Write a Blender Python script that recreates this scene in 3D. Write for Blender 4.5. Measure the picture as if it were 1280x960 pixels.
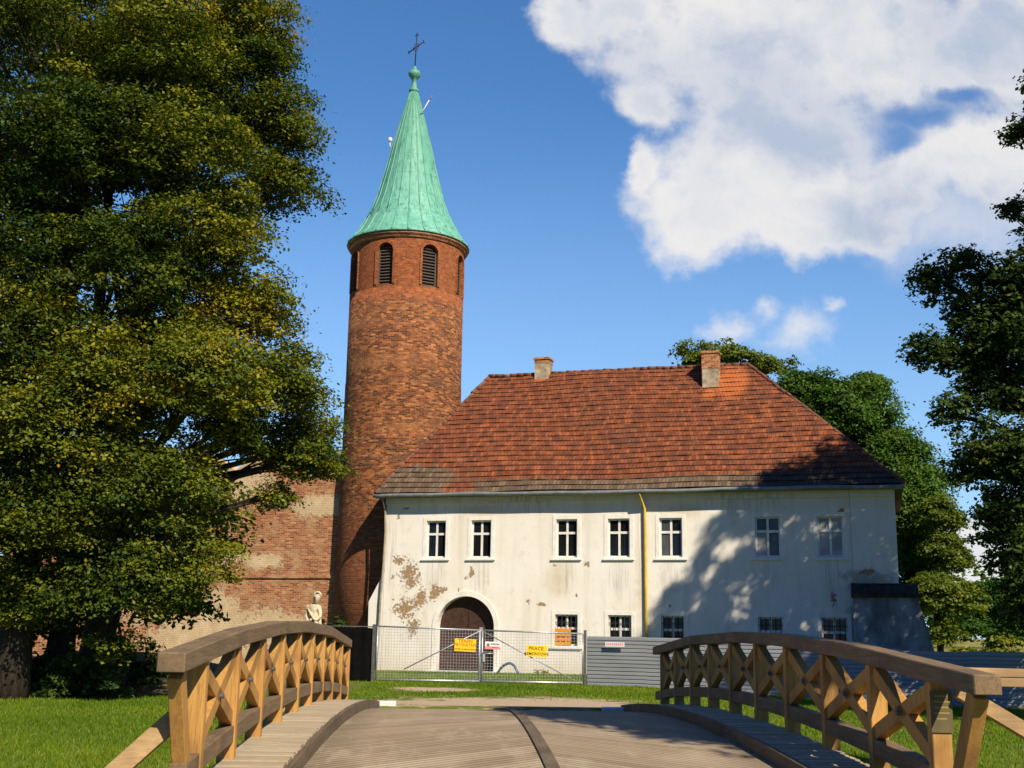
import bpy, bmesh, math, random
import numpy as np
from mathutils import Vector, Matrix
R=math.radians
for o in list(bpy.data.objects): bpy.data.objects.remove(o)
S=bpy.context.scene; COL=S.collection
# ---------------------------------------------------------------- camera
F=1480.; EYE=1.8; PITCH=R(11.7456); ROLL=R(.9383)
_f=np.array([0,math.cos(PITCH),math.sin(PITCH)]); _r=np.array([1.,0,0]); _u=np.cross(_r,_f)
CA=math.cos(ROLL)*_r+math.sin(ROLL)*_u; CB=math.cos(ROLL)*_u-math.sin(ROLL)*_r; CF=_f
CO=np.array([0,0,EYE])
cam=bpy.data.objects.new('camera',bpy.data.cameras.new('camera')); COL.objects.link(cam)
cam.matrix_world=Matrix(((CA[0],CB[0],-CF[0],0),(CA[1],CB[1],-CF[1],0),(CA[2],CB[2],-CF[2],EYE),(0,0,0,1)))
cam.data.sensor_width=36; cam.data.lens=F/1280*36; cam.data.clip_end=3000; cam.data.clip_start=.1
S.camera=cam
def ray(x,y): return (x-640)/F*CA-(y-480)/F*CB+CF       # survey helpers: photo pixel -> direction / point at a given distance
def at(x,y,Y): d=ray(x,y); return CO+d*Y/d[1]
# ---------------------------------------------------------------- node helpers
class NT:
    def __init__(s,t): s.t=t; s.N=t.nodes; s.L=t.links
    def n(s,ty,**k):
        x=s.N.new(ty)
        for a,b in k.items(): setattr(x,a,b)
        return x
    def set(s,sock,v):
        if v is None: return
        if isinstance(v,bpy.types.NodeSocket): s.L.new(v,sock)
        else:
            if isinstance(v,(tuple,list)) and sock.type=='RGBA' and len(v)==3: v=(*v,1)
            sock.default_value=v
    def m(s,op,a,b=None,c=None,clamp=False):
        x=s.n('ShaderNodeMath',operation=op,use_clamp=clamp)
        for i,v in enumerate((a,b,c)):
            if v is not None: s.set(x.inputs[i],v)
        return x.outputs[0]
    def mix(s,f,a,b,bt='MIX'):
        x=s.n('ShaderNodeMix',data_type='RGBA',blend_type=bt)
        s.set(x.inputs[0],f); s.set(x.inputs[6],a); s.set(x.inputs[7],b); return x.outputs[2]
    def noise(s,vec,scale,detail=4,rough=.55,dist=0.):
        x=s.n('ShaderNodeTexNoise'); s.set(x.inputs['Vector'],vec)
        x.inputs['Scale'].default_value=scale; x.inputs['Detail'].default_value=detail
        x.inputs['Roughness'].default_value=rough; x.inputs['Distortion'].default_value=dist
        return x.outputs['Fac']
    def ramp(s,f,a,b,smooth=True):
        x=s.n('ShaderNodeMapRange',interpolation_type='SMOOTHSTEP' if smooth else 'LINEAR')
        s.set(x.inputs[0],f); x.inputs[1].default_value=a; x.inputs[2].default_value=b; return x.outputs[0]
    def cr(s,f,stops):
        x=s.n('ShaderNodeValToRGB'); s.set(x.inputs[0],f); e=x.color_ramp.elements
        while len(e)<len(stops): e.new(.5)
        for i,(p,c) in enumerate(stops): e[i].position=p; e[i].color=(*c,1)
        return x.outputs[0]
    def map(s,vec,sc=(1,1,1),loc=(0,0,0),rot=(0,0,0)):
        x=s.n('ShaderNodeMapping'); s.set(x.inputs[0],vec); x.inputs[1].default_value=loc; x.inputs[2].default_value=rot; x.inputs[3].default_value=sc
        return x.outputs[0]
    def xyz(s,v):
        x=s.n('ShaderNodeSeparateXYZ'); s.set(x.inputs[0],v); return x.outputs
    def comb(s,a,b,c=0.):
        x=s.n('ShaderNodeCombineXYZ'); s.set(x.inputs[0],a); s.set(x.inputs[1],b); s.set(x.inputs[2],c); return x.outputs[0]
    def blob(s,x,y,cx,cy,rx,ry):       # 1 - elliptical distance
        a=s.m('MULTIPLY',s.m('SUBTRACT',x,cx),1/rx); b=s.m('MULTIPLY',s.m('SUBTRACT',y,cy),1/ry)
        d=s.m('SQRT',s.m('ADD',s.m('MULTIPLY',a,a),s.m('MULTIPLY',b,b)))
        return s.m('SUBTRACT',1.,d)
    def maxof(s,l):
        r=l[0]
        for k in l[1:]: r=s.m('MAXIMUM',r,k)
        return r
# ---------------------------------------------------------------- world
SUN_AZ=R(30); SUN_EL=R(40)                               # sun behind the camera, 30 deg to its right
W=bpy.data.worlds.new('World'); S.world=W; W.use_nodes=True
w=NT(W.node_tree); w.N.clear()
sky=w.n('ShaderNodeTexSky',sky_type='NISHITA'); sky.sun_disc=False
sky.sun_elevation=SUN_EL; sky.sun_rotation=math.pi-SUN_AZ
sky.air_density=1.0; sky.dust_density=.15; sky.ozone_density=2.0
tc=w.n('ShaderNodeTexCoord').outputs['Generated']
X,Y,Z=w.xyz(tc)
ys=w.m('MAXIMUM',Y,.05); ca=w.m('DIVIDE',X,ys); cb=w.m('DIVIDE',Z,ys)
def ab(px,py): d=ray(px,py); return d[0]/d[1],d[2]/d[1]
K=1/1340.
uv=w.comb(ca,cb)
wv=w.n('ShaderNodeTexNoise'); w.set(wv.inputs['Vector'],uv); wv.inputs['Scale'].default_value=9; wv.inputs['Detail'].default_value=9; wv.inputs['Roughness'].default_value=.6
warp=w.n('ShaderNodeVectorMath',operation='MULTIPLY_ADD'); w.set(warp.inputs[0],wv.outputs['Color']); warp.inputs[1].default_value=(.09,.09,0); w.set(warp.inputs[2],uv)
uw=w.n('ShaderNodeVectorMath',operation='SUBTRACT'); w.set(uw.inputs[0],warp.outputs[0]); uw.inputs[1].default_value=(.045,.045,0)
ua,ub,_=w.xyz(uw.outputs[0])
def ell(l): 
    o=[]
    for px,py,rx,ry in l:
        a,b=ab(px,py); o.append(w.blob(ua,ub,a,b,rx*K,ry*K))
    r=o[0]
    for k in o[1:]: r=w.m('SMOOTH_MAX',r,k,.35)
    return r
mass=ell([(900,40,190,120),(1060,50,230,150),(960,170,170,125),(885,245,120,90),(900,275,110,60),(985,290,115,55),(1065,275,110,55),(1000,245,125,75),(1110,225,150,70),(1240,200,160,95),(1270,40,190,130),
          (815,125,55,50),(802,210,38,45),(703,15,50,55),(790,15,95,55),(1235,690,90,45)])
soft=ell([(1180,270,200,80),(1290,250,150,100)])
thin=ell([(985,410,62,38),(915,400,34,30),(1035,385,22,12),(955,385,30,22)])
hole=ell([(1165,150,70,26),(1130,172,50,24),(1205,122,40,20)])
nz=w.noise(uv,11,10,.6); nz2=w.noise(uv,34,8,.62)
fb=w.m('ADD',w.m('MULTIPLY',w.m('SUBTRACT',nz,.5),2.6),w.m('MULTIPLY',w.m('SUBTRACT',nz2,.5),.9))
den=w.m('ADD',w.m('MULTIPLY',mass,1.0),w.m('MULTIPLY',fb,.48))
hm=w.ramp(w.m('ADD',hole,w.m('MULTIPLY',fb,.45)),-.15,.75)
al=w.m('MULTIPLY',w.m('MULTIPLY',w.ramp(den,.04,.6),.97),w.m('SUBTRACT',1.,w.m('MULTIPLY',hm,.85)))
al2=w.m('MULTIPLY',w.ramp(w.m('ADD',soft,w.m('MULTIPLY',fb,.5)),-.1,1.0),.62)
al3=w.m('MULTIPLY',w.ramp(w.m('ADD',thin,w.m('MULTIPLY',fb,1.1)),-.05,1.15),.72)
alpha=w.m('MAXIMUM',w.m('MAXIMUM',al,al2),al3)
alpha=w.m('MULTIPLY',alpha,w.ramp(Y,.1,.3))
grey=ell([(905,95,165,75),(1240,40,140,90),(1040,150,130,50),(1180,290,220,60),(1060,270,60,40)])
nz3=w.noise(uw.outputs[0],5,7,.62)
gsh=w.m('ADD',w.m('MULTIPLY',w.ramp(w.m('ADD',grey,w.m('MULTIPLY',fb,.5)),-.5,.9),.75),w.m('MULTIPLY',w.ramp(nz3,.38,.66),.62),clamp=True)
gsh=w.m('MULTIPLY',gsh,w.ramp(den,.1,.9))
cc=w.mix(gsh,(8.7,8.5,8.3,1),(4.7,5.4,6.8,1))
skyc=w.mix(1.,sky.outputs[0],(.66,1.12,1.52,1),'MULTIPLY')
skyc=w.mix(w.ramp(Y,-.35,.3),w.mix(1.,skyc,(.27,.38,.62,1),'MULTIPLY'),skyc)      # sky behind the camera dimmed and blued to cut the fill light
skyc=w.mix(w.m('MULTIPLY',w.ramp(cb,.5,.0),.45),skyc,(5.6,7.4,9.4,1))
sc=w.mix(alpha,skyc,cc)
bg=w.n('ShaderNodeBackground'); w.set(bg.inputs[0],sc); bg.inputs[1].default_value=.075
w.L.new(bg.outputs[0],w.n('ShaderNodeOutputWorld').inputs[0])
# ---------------------------------------------------------------- sun
sl=bpy.data.lights.new('sun','SUN'); sl.energy=5.0; sl.angle=R(.5); sl.color=(1,.89,.72)
sun=bpy.data.objects.new('sun',sl); COL.objects.link(sun)
TO_SUN=Vector((math.sin(SUN_AZ)*math.cos(SUN_EL),-math.cos(SUN_AZ)*math.cos(SUN_EL),math.sin(SUN_EL)))
sun.rotation_euler=TO_SUN.to_track_quat('Z','Y').to_euler(); sun.location=(20,-30,40)
S.view_settings.view_transform='Standard'; S.view_settings.look='None'; S.view_settings.exposure=0.45; S.view_settings.gamma=1
S.view_settings.use_curve_mapping=False
# ---------------------------------------------------------------- materials
def newmat(name,rough=.8,spec=.3,metal=0.):
    m=bpy.data.materials.new(name); m.use_nodes=True; t=NT(m.node_tree)
    p=t.N['Principled BSDF']; p.inputs['Roughness'].default_value=rough
    p.inputs['Specular IOR Level'].default_value=spec; p.inputs['Metallic'].default_value=metal
    return m,t,p
def bump(t,p,h,strength=.4,dist=.02):
    b=t.n('ShaderNodeBump'); b.inputs[0].default_value=strength; b.inputs[1].default_value=dist; t.set(b.inputs['Height'],h)
    t.L.new(b.outputs[0],p.inputs['Normal'])
def oc(t): return t.n('ShaderNodeTexCoord').outputs['Object']
def simple(name,a,b,scale=8.,rough=.75,spec=.3,metal=0.,stretch=(1,1,1),bs=.3,bd=.01,detail=5,lo=.3,hi=.7):
    m,t,p=newmat(name,rough,spec,metal); v=t.map(oc(t),stretch)
    n=t.noise(v,scale,detail,.6); c=t.mix(t.ramp(n,lo,hi),a,b); t.set(p.inputs['Base Color'],c)
    n2=t.noise(v,scale*6,4,.6)
    if bs: bump(t,p,t.m('ADD',n,t.m('MULTIPLY',n2,.5)),bs,bd)
    return m
def wood(name,a,b,dark,axis='y',rough=.7):
    m,t,p=newmat(name,rough,.25); st={'x':(.8,14,14),'y':(14,.8,14),'z':(14,14,.8)}[axis]
    o=oc(t); v=t.map(o,st); n=t.noise(v,2.2,6,.65,.6); n2=t.noise(o,1.7,3,.5); n3=t.noise(t.map(o,tuple(k*3 for k in st)),2.,4,.7)
    c=t.mix(t.ramp(n,.3,.7),a,b); c=t.mix(t.m('MULTIPLY',t.ramp(n2,.45,.7),.6),c,dark); c=t.mix(t.m('MULTIPLY',t.ramp(n3,.52,.7),.65),c,dark)
    t.set(p.inputs['Base Color'],c); bump(t,p,n3,.35,.006); return m
M={}
M['timber']=wood('new timber',(.52,.285,.075),(.40,.20,.05),(.17,.085,.03),'z')
M['timber_rail']=wood('weathered handrail timber',(.235,.155,.08),(.15,.098,.05),(.09,.065,.04),'y')
M['timber_lat']=wood('new timber beam',(.46,.30,.14),(.36,.23,.10),(.2,.12,.06),'x')
M['kerbwood']=wood('kerb timber',(.17,.125,.072),(.11,.08,.046),(.07,.05,.03),'y')
M['white']=simple('white window paint',(.78,.76,.70),(.66,.63,.57),6,.5,.4,bs=.1)
M['trim']=simple('white plaster trim',(.82,.79,.72),(.70,.66,.58),3,.9,.2,bs=.15)
M['steel']=simple('galvanised steel',(.52,.53,.53),(.36,.37,.37),9,.45,.5,.6,bs=.05)
M['steeldark']=simple('dark steel post',(.10,.10,.10),(.06,.06,.06),9,.6,.4,.2,bs=.05)
M['gutter']=simple('weathered zinc gutter',(.26,.28,.27),(.17,.18,.18),4,.55,.4,.3,bs=.05)
M['yellowpipe']=simple('yellow painted pipe',(.62,.44,.06),(.50,.34,.05),3,.5,.4,bs=.05)
M['pipe']=simple('old brown downpipe',(.34,.30,.21),(.22,.19,.13),4,.6,.3,bs=.1)
M['black']=simple('black sheeting',(.003,.003,.003),(.005,.005,.005),3,.9,.05,bs=.2)
M['blackiron']=simple('wrought iron',(.02,.02,.022),(.035,.032,.03),12,.6,.4,.3,bs=.1)
M['louvre']=simple('old grey louvre wood',(.115,.10,.085),(.065,.055,.048),5,.8,.2,stretch=(1,1,8))
M['stone']=simple('pale sandstone',(.66,.57,.40),(.48,.40,.27),7,.9,.2,bs=.5,bd=.02)
M['whitestone']=simple('white kerb stone',(.72,.70,.66),(.58,.56,.52),6,.85,.2)
M['buttress']=simple('grimy grey render',(.36,.36,.345),(.13,.13,.125),1.1,.9,.2,stretch=(1.4,1,.8),bs=.5,bd=.04,detail=9)
M['cap']=simple('mossy brick coping',(.075,.055,.042),(.03,.025,.02),5,.95,.1,bs=.7,bd=.04)
M['orange']=simple('orange plastic',(.85,.33,.02),(.72,.25,.015),5,.45,.4,bs=0)
M['hose']=simple('blue hose',(.025,.10,.19),(.02,.07,.13),5,.4,.5,bs=0)
M['signyellow']=simple('yellow sign enamel',(.86,.55,.01),(.80,.50,.01),4,.45,.4,bs=0)
M['signwhite']=simple('white sign enamel',(.8,.74,.72),(.72,.66,.64),4,.45,.4,bs=0)
M['signpink']=simple('faded red sign enamel',(.72,.27,.25),(.66,.22,.21),4,.45,.4,bs=0)
M['ink']=simple('black lettering',(.03,.02,.012),(.05,.03,.015),9,.6,.3,bs=0)
M['redink']=simple('red lettering',(.50,.10,.015),(.42,.07,.015),9,.6,.3,bs=0)
M['greenink']=simple('green emblem',(.12,.17,.08),(.2,.15,.05),20,.6,.3,bs=0)
M['brass']=simple('brown plate',(.13,.10,.035),(.10,.075,.03),8,.5,.4,bs=.05)
M['brassline']=simple('plate lettering',(.32,.22,.05),(.26,.18,.05),8,.5,.4,bs=.0)
M['chimplaster']=simple('stained chimney render',(.52,.43,.29),(.22,.17,.11),2.6,.95,.1,bs=.6,bd=.04,detail=8)
M['bark']=simple('bark',(.075,.055,.038),(.03,.023,.017),3,.95,.1,stretch=(5,5,.9),bs=.9,bd=.05)
M['lamp']=simple('white lamp globe',(.8,.8,.78),(.72,.72,.7),8,.3,.5,bs=0)
M['redtip']=simple('red rod tip',(.45,.08,.05),(.35,.06,.04),8,.5,.3,bs=0)
def glass(name,c,rough=.06,spec=.5):
    m,t,p=newmat(name,rough,spec); o=oc(t); n=t.noise(o,.9,2,.5)
    t.set(p.inputs['Base Color'],t.mix(t.ramp(n,.35,.65),c,tuple(k*.6 for k in c))); return m
M['glass']=glass('glass with dark room tone',(.012,.013,.015),.08,.35)  # near-black base colour stands in for the unlit rooms behind
M['paleglass']=glass('pale opaque pane',(.44,.43,.40),.35,.4)  # opaque pane in a pale even tone
M['greyglass']=glass('grey pane',(.085,.085,.083),.2,.4)  # opaque pane in a darker grey tone
# plaster facade
def plaster():
    m,t,p=newmat('cream lime plaster',.92,.15); o=oc(t); x,y,z=t.xyz(o)
    n1=t.noise(o,.35,5,.6); n2=t.noise(o,2.5,7,.65); n3=t.noise(t.map(o,(2.2,2.2,.22)),1.1,6,.6); n4=t.noise(o,9,6,.7)
    c=t.mix(t.ramp(n1,.3,.7),(.80,.76,.69),(.75,.70,.60))
    c=t.mix(t.m('MULTIPLY',t.ramp(n3,.46,.72),.5),c,(.60,.53,.41))
    c=t.mix(t.m('MULTIPLY',t.ramp(n2,.54,.68),.3),c,(.56,.49,.38))
    # ochre damp under the eave and above the ground
    ev=t.maxof([t.blob(x,z,-1.3,6.9,1.5,.7),t.blob(x,z,7.6,6.8,1.3,.6),t.blob(x,z,2.2,4.0,.9,1.2),t.blob(x,z,5.9,3.5,.5,2.6)])
    c=t.mix(t.m('MULTIPLY',t.ramp(t.m('ADD',ev,t.m('MULTIPLY',t.m('SUBTRACT',n2,.5),1.4)),.1,.9),.5),c,(.56,.44,.25))
    low=t.ramp(t.m('ADD',z,t.m('MULTIPLY',n2,1.2)),1.5,.3)
    c=t.mix(t.m('MULTIPLY',low,.55),c,(.55,.45,.31))
    # grime on the eastern end
    gr=t.maxof([t.blob(x,z,14.9,3.9,1.6,.8),t.blob(x,z,14.3,2.0,.5,1.9)])
    c=t.mix(t.m('MULTIPLY',t.ramp(t.m('ADD',gr,t.m('MULTIPLY',t.m('SUBTRACT',n2,.5),1.8)),.15,.8),.65),c,(.16,.14,.12))
    rs=t.maxof([t.blob(x,z,xc,4.15,.62,1.0) for xc in (-3.42,-1.31,2.57,4.86,7.08,11.07,13.55)]+[t.blob(x,z,5.9,5.5,.35,2.4),t.blob(x,z,-5.6,5.5,.4,2.6),t.blob(x,z,10.2,7.2,2.2,.8),t.blob(x,z,.6,7.2,1.8,.7)])
    ns=t.noise(t.map(o,(7.,7.,.35)),1.3,5,.7); c=t.mix(t.m('MULTIPLY',t.m('MULTIPLY',t.ramp(rs,.0,.6),t.ramp(ns,.42,.68)),.6),c,(.36,.32,.25))
    # fallen plaster: brown undercoat
    B=[(-5.1,4.8,.42,.28),(-4.65,4.15,.55,.85),(-4.0,3.2,.42,.55),(-3.45,3.35,.35,.4),(-4.75,2.7,.7,.6),(-4.4,1.9,.4,.6),(-3.05,3.5,.3,.2),(-5.42,4.05,.14,.13),(-1.72,4.25,.14,.32),(-1.95,4.0,.12,.12),
       (3.52,4.6,.2,.15),(2.05,4.55,.14,.12),(.9,3.05,.15,.15),(1.5,2.9,.25,.1),(6.9,5.1,.12,.1),(-2.3,3.45,.07,.22),(14.0,6.75,.14,.2),(14.9,4.3,.45,.12),(13.6,3.2,.12,.4),(7.0,2.9,.1,.1),(-5.25,6.7,.12,.16),(3.0,3.3,.08,.12),(-4.9,7.1,.2,.08)]
    bl=t.maxof([t.blob(x,z,*b) for b in B])
    pm=t.ramp(t.m('ADD',bl,t.m('ADD',t.m('MULTIPLY',t.m('SUBTRACT',n4,.5),3.4),t.m('MULTIPLY',t.m('SUBTRACT',n2,.5),2.6))),.22,.5)
    c=t.mix(pm,c,t.mix(t.ramp(n4,.35,.65),(.40,.27,.145),(.27,.18,.10)))
    # hairline vertical crack near the right end
    cx=t.m('ABSOLUTE',t.m('SUBTRACT',t.m('ADD',x,t.m('MULTIPLY',t.m('SUBTRACT',n1,.5),.3)),14.35))
    ck=t.m('MULTIPLY',t.ramp(cx,.035,.012),t.ramp(z,3.6,4.2)); c=t.mix(t.m('MULTIPLY',ck,.5),c,(.3,.27,.22))
    t.set(p.inputs['Base Color'],c)
    bump(t,p,t.m('SUBTRACT',t.m('ADD',t.m('MULTIPLY',n2,.6),t.m('MULTIPLY',n4,.3)),t.m('MULTIPLY',pm,.7)),.45,.03); return m
M['plaster']=plaster()
def brickmat(name,mapping,kind):
    m,t,p=newmat(name,.93,.12); o=oc(t); x,y,z=t.xyz(o)
    if mapping=='cyl': vec=t.comb(t.m('MULTIPLY',t.m('ARCTAN2',x,t.m('MULTIPLY',y,-1.)),2.9),z)
    else: vec=t.comb(t.m('ADD',x,y),z)
    wob=t.n('ShaderNodeTexNoise'); t.set(wob.inputs['Vector'],o); wob.inputs['Scale'].default_value=1.3
    va=t.n('ShaderNodeVectorMath',operation='MULTIPLY_ADD'); t.set(va.inputs[0],wob.outputs['Color']); va.inputs[1].default_value=(.08,.10,0); t.set(va.inputs[2],vec)
    b=t.n('ShaderNodeTexBrick',offset=.5); t.set(b.inputs['Vector'],va.outputs[0]); b.inputs['Scale'].default_value=1.
    b.inputs['Brick Width'].default_value=.27; b.inputs['Row Height'].default_value=.088; b.inputs['Mortar Size'].default_value=.011
    b.inputs['Mortar Smooth'].default_value=.4; b.inputs['Bias'].default_value=-.05
    b.inputs['Color1'].default_value=(0,0,0,1); b.inputs['Color2'].default_value=(1,1,1,1); b.inputs['Mortar'].default_value=(.5,.5,.5,1)
    n1=t.noise(o,.28,4,.6); n2=t.noise(o,1.4,6,.65); n3=t.noise(o,7,6,.7); nb=t.noise(t.map(o,(.15,.15,1.)),1.1,4,.6)
    br=b.outputs['Color']; fac=b.outputs['Fac']
    if kind=='tower':
        c=t.cr(t.m('ADD',t.m('MULTIPLY',br,.75),t.m('MULTIPLY',n3,.3)),[(0,(.035,.014,.009)),(.3,(.13,.042,.018)),(.55,(.27,.085,.028)),(.8,(.40,.15,.05)),(1,(.55,.31,.15))])
        c=t.mix(t.m('MULTIPLY',t.ramp(n2,.48,.66),.7),c,(.085,.034,.018)); n5=t.noise(t.map(o,(1,1,1.6)),3.6,5,.75); c=t.mix(t.m('MULTIPLY',t.ramp(n5,.54,.62),.75),c,(.045,.022,.015)); c=t.mix(t.m('MULTIPLY',t.ramp(n5,.44,.36),.4),c,(.42,.19,.07))
        c=t.mix(t.m('MULTIPLY',t.ramp(nb,.5,.7),.5),c,(.36,.15,.055))
        top=t.ramp(t.m('ADD',z,t.m('MULTIPLY',n2,1.5)),17.8,18.6); c=t.mix(t.m('MULTIPLY',top,.65),c,t.mix(t.ramp(n3,.35,.65),(.46,.125,.035),(.24,.06,.022)))
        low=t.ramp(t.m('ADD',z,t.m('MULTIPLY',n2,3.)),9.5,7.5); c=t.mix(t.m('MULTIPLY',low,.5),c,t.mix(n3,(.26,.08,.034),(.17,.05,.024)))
        mort=(.27,.16,.085)
        # eroded bands and putlog holes
        rg=t.maxof([t.ramp(t.m('ABSOLUTE',t.m('SUBTRACT',t.m('ADD',z,t.m('MULTIPLY',n1,1.2)),zz)),.16,.05) for zz in (14.0,10.15,18.0)])
        c=t.mix(t.m('MULTIPLY',rg,t.m('MULTIPLY',t.ramp(n2,.4,.6),.7)),c,(.10,.05,.035))
        c=t.mix(t.m('MULTIPLY',t.ramp(n3,.68,.78),.7),c,(.50,.38,.26))
    else:
        c=t.cr(t.m('ADD',t.m('MULTIPLY',br,.7),t.m('MULTIPLY',n3,.35)),[(0,(.08,.028,.015)),(.35,(.28,.085,.032)),(.7,(.42,.16,.06)),(1,(.60,.36,.18))])
        c=t.mix(t.m('MULTIPLY',t.ramp(n2,.45,.7),.45),c,(.27,.10,.05))
        mort=(.55,.42,.27)
    c=t.mix(t.m('MULTIPLY',fac,.8),c,mort)
    if kind=='ruin': c=t.mix(t.m('MULTIPLY',t.ramp(t.noise(o,.9,7,.7),.44,.66),.45),c,t.mix(n3,(.58,.42,.24),(.44,.29,.15)))
    if kind!='tower':
        # surviving render, sandy and thick near the base and the upper left
        pl=t.maxof([t.blob(x,z,-9.5,1.2,4.5,2.6),t.blob(x,z,-6.2,1.6,2.6,1.4),t.blob(x,z,-8.8,9.2,3.2,2.0),t.blob(x,z,-3.6,7.6,2.0,.8),t.blob(x,z,-4.2,9.6,1.0,.8),t.blob(x,z,-8.6,5.2,1.2,.7),t.blob(x,z,-6.5,4.9,1.6,.5),t.blob(x,z,-13,4,3,3),t.blob(x,z,-5,1.5,3,1.2),t.blob(x,z,-9.3,2.4,2.4,1.6)])
        pm=t.ramp(t.m('ADD',pl,t.m('ADD',t.m('MULTIPLY',t.m('SUBTRACT',n2,.5),2.0),t.m('MULTIPLY',t.m('SUBTRACT',n3,.5),1.3))),.12,.45)
        c=t.mix(t.m('MULTIPLY',pm,.9),c,t.mix(t.ramp(n2,.35,.65),(.66,.51,.31),(.52,.38,.22)))
        hgt=t.m('ADD',t.m('MULTIPLY',fac,-.6),t.m('ADD',t.m('MULTIPLY',pm,.8),n3))
    else: hgt=t.m('ADD',t.m('MULTIPLY',fac,-.8),t.m('ADD',t.m('SUBTRACT',n3,t.m('MULTIPLY',t.ramp(n5,.54,.62),.8)),t.m('MULTIPLY',br,.5)))
    t.set(p.inputs['Base Color'],c); bump(t,p,hgt,.7,.035); return m
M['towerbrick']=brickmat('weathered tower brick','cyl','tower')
M['ruinbrick']=brickmat('ruin brick with render','flat','ruin')
M['chimbrick']=brickmat('chimney brick','flat','chim')
def tiles():
    m,t,p=newmat('old red roof tiles',.9,.15); uv=t.n('ShaderNodeUVMap').outputs[0]; u,v,_=t.xyz(uv); o=oc(t)
    b=t.n('ShaderNodeTexBrick',offset=.5); t.set(b.inputs['Vector'],uv); b.inputs['Scale'].default_value=1
    b.inputs['Brick Width'].default_value=.165; b.inputs['Row Height'].default_value=.33; b.inputs['Mortar Size'].default_value=.009; b.inputs['Mortar Smooth'].default_value=.3
    b.inputs['Color1'].default_value=(0,0,0,1); b.inputs['Color2'].default_value=(1,1,1,1); b.inputs['Mortar'].default_value=(.2,.2,.2,1)
    n1=t.noise(t.comb(u,v),.45,5,.6); n2=t.noise(t.comb(u,v),2.2,6,.65); n3=t.noise(o,9,5,.7); n4=t.noise(t.map(t.comb(u,v),(.35,3.,1)),1.6,4,.6)
    c=t.cr(t.m('ADD',t.m('MULTIPLY',b.outputs['Color'],.34),t.m('ADD',t.m('MULTIPLY',n3,.36),t.m('MULTIPLY',t.noise(t.map(t.comb(u,v),(1.,2.,1.)),4.5,4,.7),.3))),[(0,(.05,.022,.016)),(.3,(.14,.045,.022)),(.55,(.25,.075,.03)),(.8,(.40,.125,.045)),(1,(.54,.22,.085))])
    c=t.mix(t.m('MULTIPLY',t.ramp(n2,.42,.64),.72),c,(.085,.038,.024))
    c=t.mix(t.m('MULTIPLY',t.ramp(n1,.5,.7),.5),c,(.10,.055,.036)); c=t.mix(t.m('MULTIPLY',t.ramp(t.noise(t.comb(u,v),.8,6,.7),.55,.72),.5),c,(.44,.16,.06))
    c=t.mix(t.m('MULTIPLY',t.ramp(n4,.55,.75),.4),c,(.09,.045,.032))
    # fresh tiles round the right chimney
    nw=t.maxof([t.blob(u,v,9.3,7.0,1.0,1.5),t.blob(u,v,8.3,6.3,.4,.5),t.blob(u,v,.0,8.1,.5,.35)]); c=t.mix(t.m('MULTIPLY',t.ramp(t.m('ADD',nw,t.m('MULTIPLY',t.m('SUBTRACT',n2,.5),1.)),.0,.5),.75),c,(.50,.15,.045))
    # lichen-grey lowest courses
    l1=t.ramp(t.m('ADD',v,t.m('MULTIPLY',t.m('SUBTRACT',n2,.5),.7)),.85,.62)
    lp=t.blob(u,v,-4.8,1.0,2.6,.95); lp=t.ramp(t.m('ADD',lp,t.m('MULTIPLY',t.m('SUBTRACT',n2,.5),.9)),.0,.3)
    hole=t.ramp(t.blob(u,v,-2.35,.35,.85,.7),.0,.3); l1=t.m('MULTIPLY',l1,t.m('SUBTRACT',1.,hole))
    li=t.m('MULTIPLY',t.m('MAXIMUM',l1,lp),.85)
    c=t.mix(li,c,t.cr(t.m('ADD',t.m('MULTIPLY',b.outputs['Color'],.22),t.m('ADD',t.m('MULTIPLY',n3,.45),t.m('MULTIPLY',n2,.33))),[(.2,(.04,.032,.022)),(.5,(.12,.092,.06)),(.8,(.26,.205,.135))]))
    mo=t.ramp(t.m('ADD',t.blob(u,v,13.6,.4,4.5,1.1),t.m('MULTIPLY',t.m('SUBTRACT',n2,.5),.9)),.05,.5); c=t.mix(t.m('MULTIPLY',mo,.7),c,(.055,.045,.035))
    c=t.mix(t.m('MULTIPLY',b.outputs['Fac'],.7),c,(.025,.014,.01))
    t.set(p.inputs['Base Color'],c); bump(t,p,t.m('ADD',t.m('MULTIPLY',b.outputs['Fac'],-.8),t.m('ADD',n3,t.m('MULTIPLY',b.outputs['Color'],.5))),.6,.03); return m
M['tiles']=tiles()
M['ridge']=simple('mortared ridge tiles',(.24,.10,.055),(.10,.055,.04),3,.9,.15,bs=.6,bd=.03)
def copper():
    m,t,p=newmat('green copper patina',.6,.35); o=oc(t); x,y,z=t.xyz(o)
    n1=t.noise(t.map(o,(2.,2.,.3)),1.2,6,.6); n2=t.noise(o,3,6,.65); n3=t.noise(o,12,4,.6)
    c=t.mix(t.ramp(n1,.3,.7),(.115,.365,.255),(.185,.45,.325)); c=t.mix(t.m('MULTIPLY',t.ramp(n2,.5,.75),.5),c,(.07,.235,.165)); n4=t.noise(t.map(o,(5.,5.,.35)),1.5,5,.7); c=t.mix(t.m('MULTIPLY',t.ramp(n4,.48,.68),.8),c,(.05,.16,.11))
    sp=t.m('MULTIPLY',t.ramp(n2,.56,.66),t.ramp(t.blob(x,z,1.5,25.2,.75,2.6),0.,.5)); c=t.mix(sp,c,(.05,.075,.045))
    upz=t.ramp(z,23.,29.); c=t.mix(t.m('MULTIPLY',upz,.45),c,(.08,.25,.16))
    seam=t.m('FRACT',t.m('MULTIPLY',z,.9)); c=t.mix(t.m('MULTIPLY',t.ramp(seam,.04,.015),.5),c,(.08,.22,.16))
    t.set(p.inputs['Base Color'],c); bump(t,p,n3,.15,.02); return m
M['copper']=copper()
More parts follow.
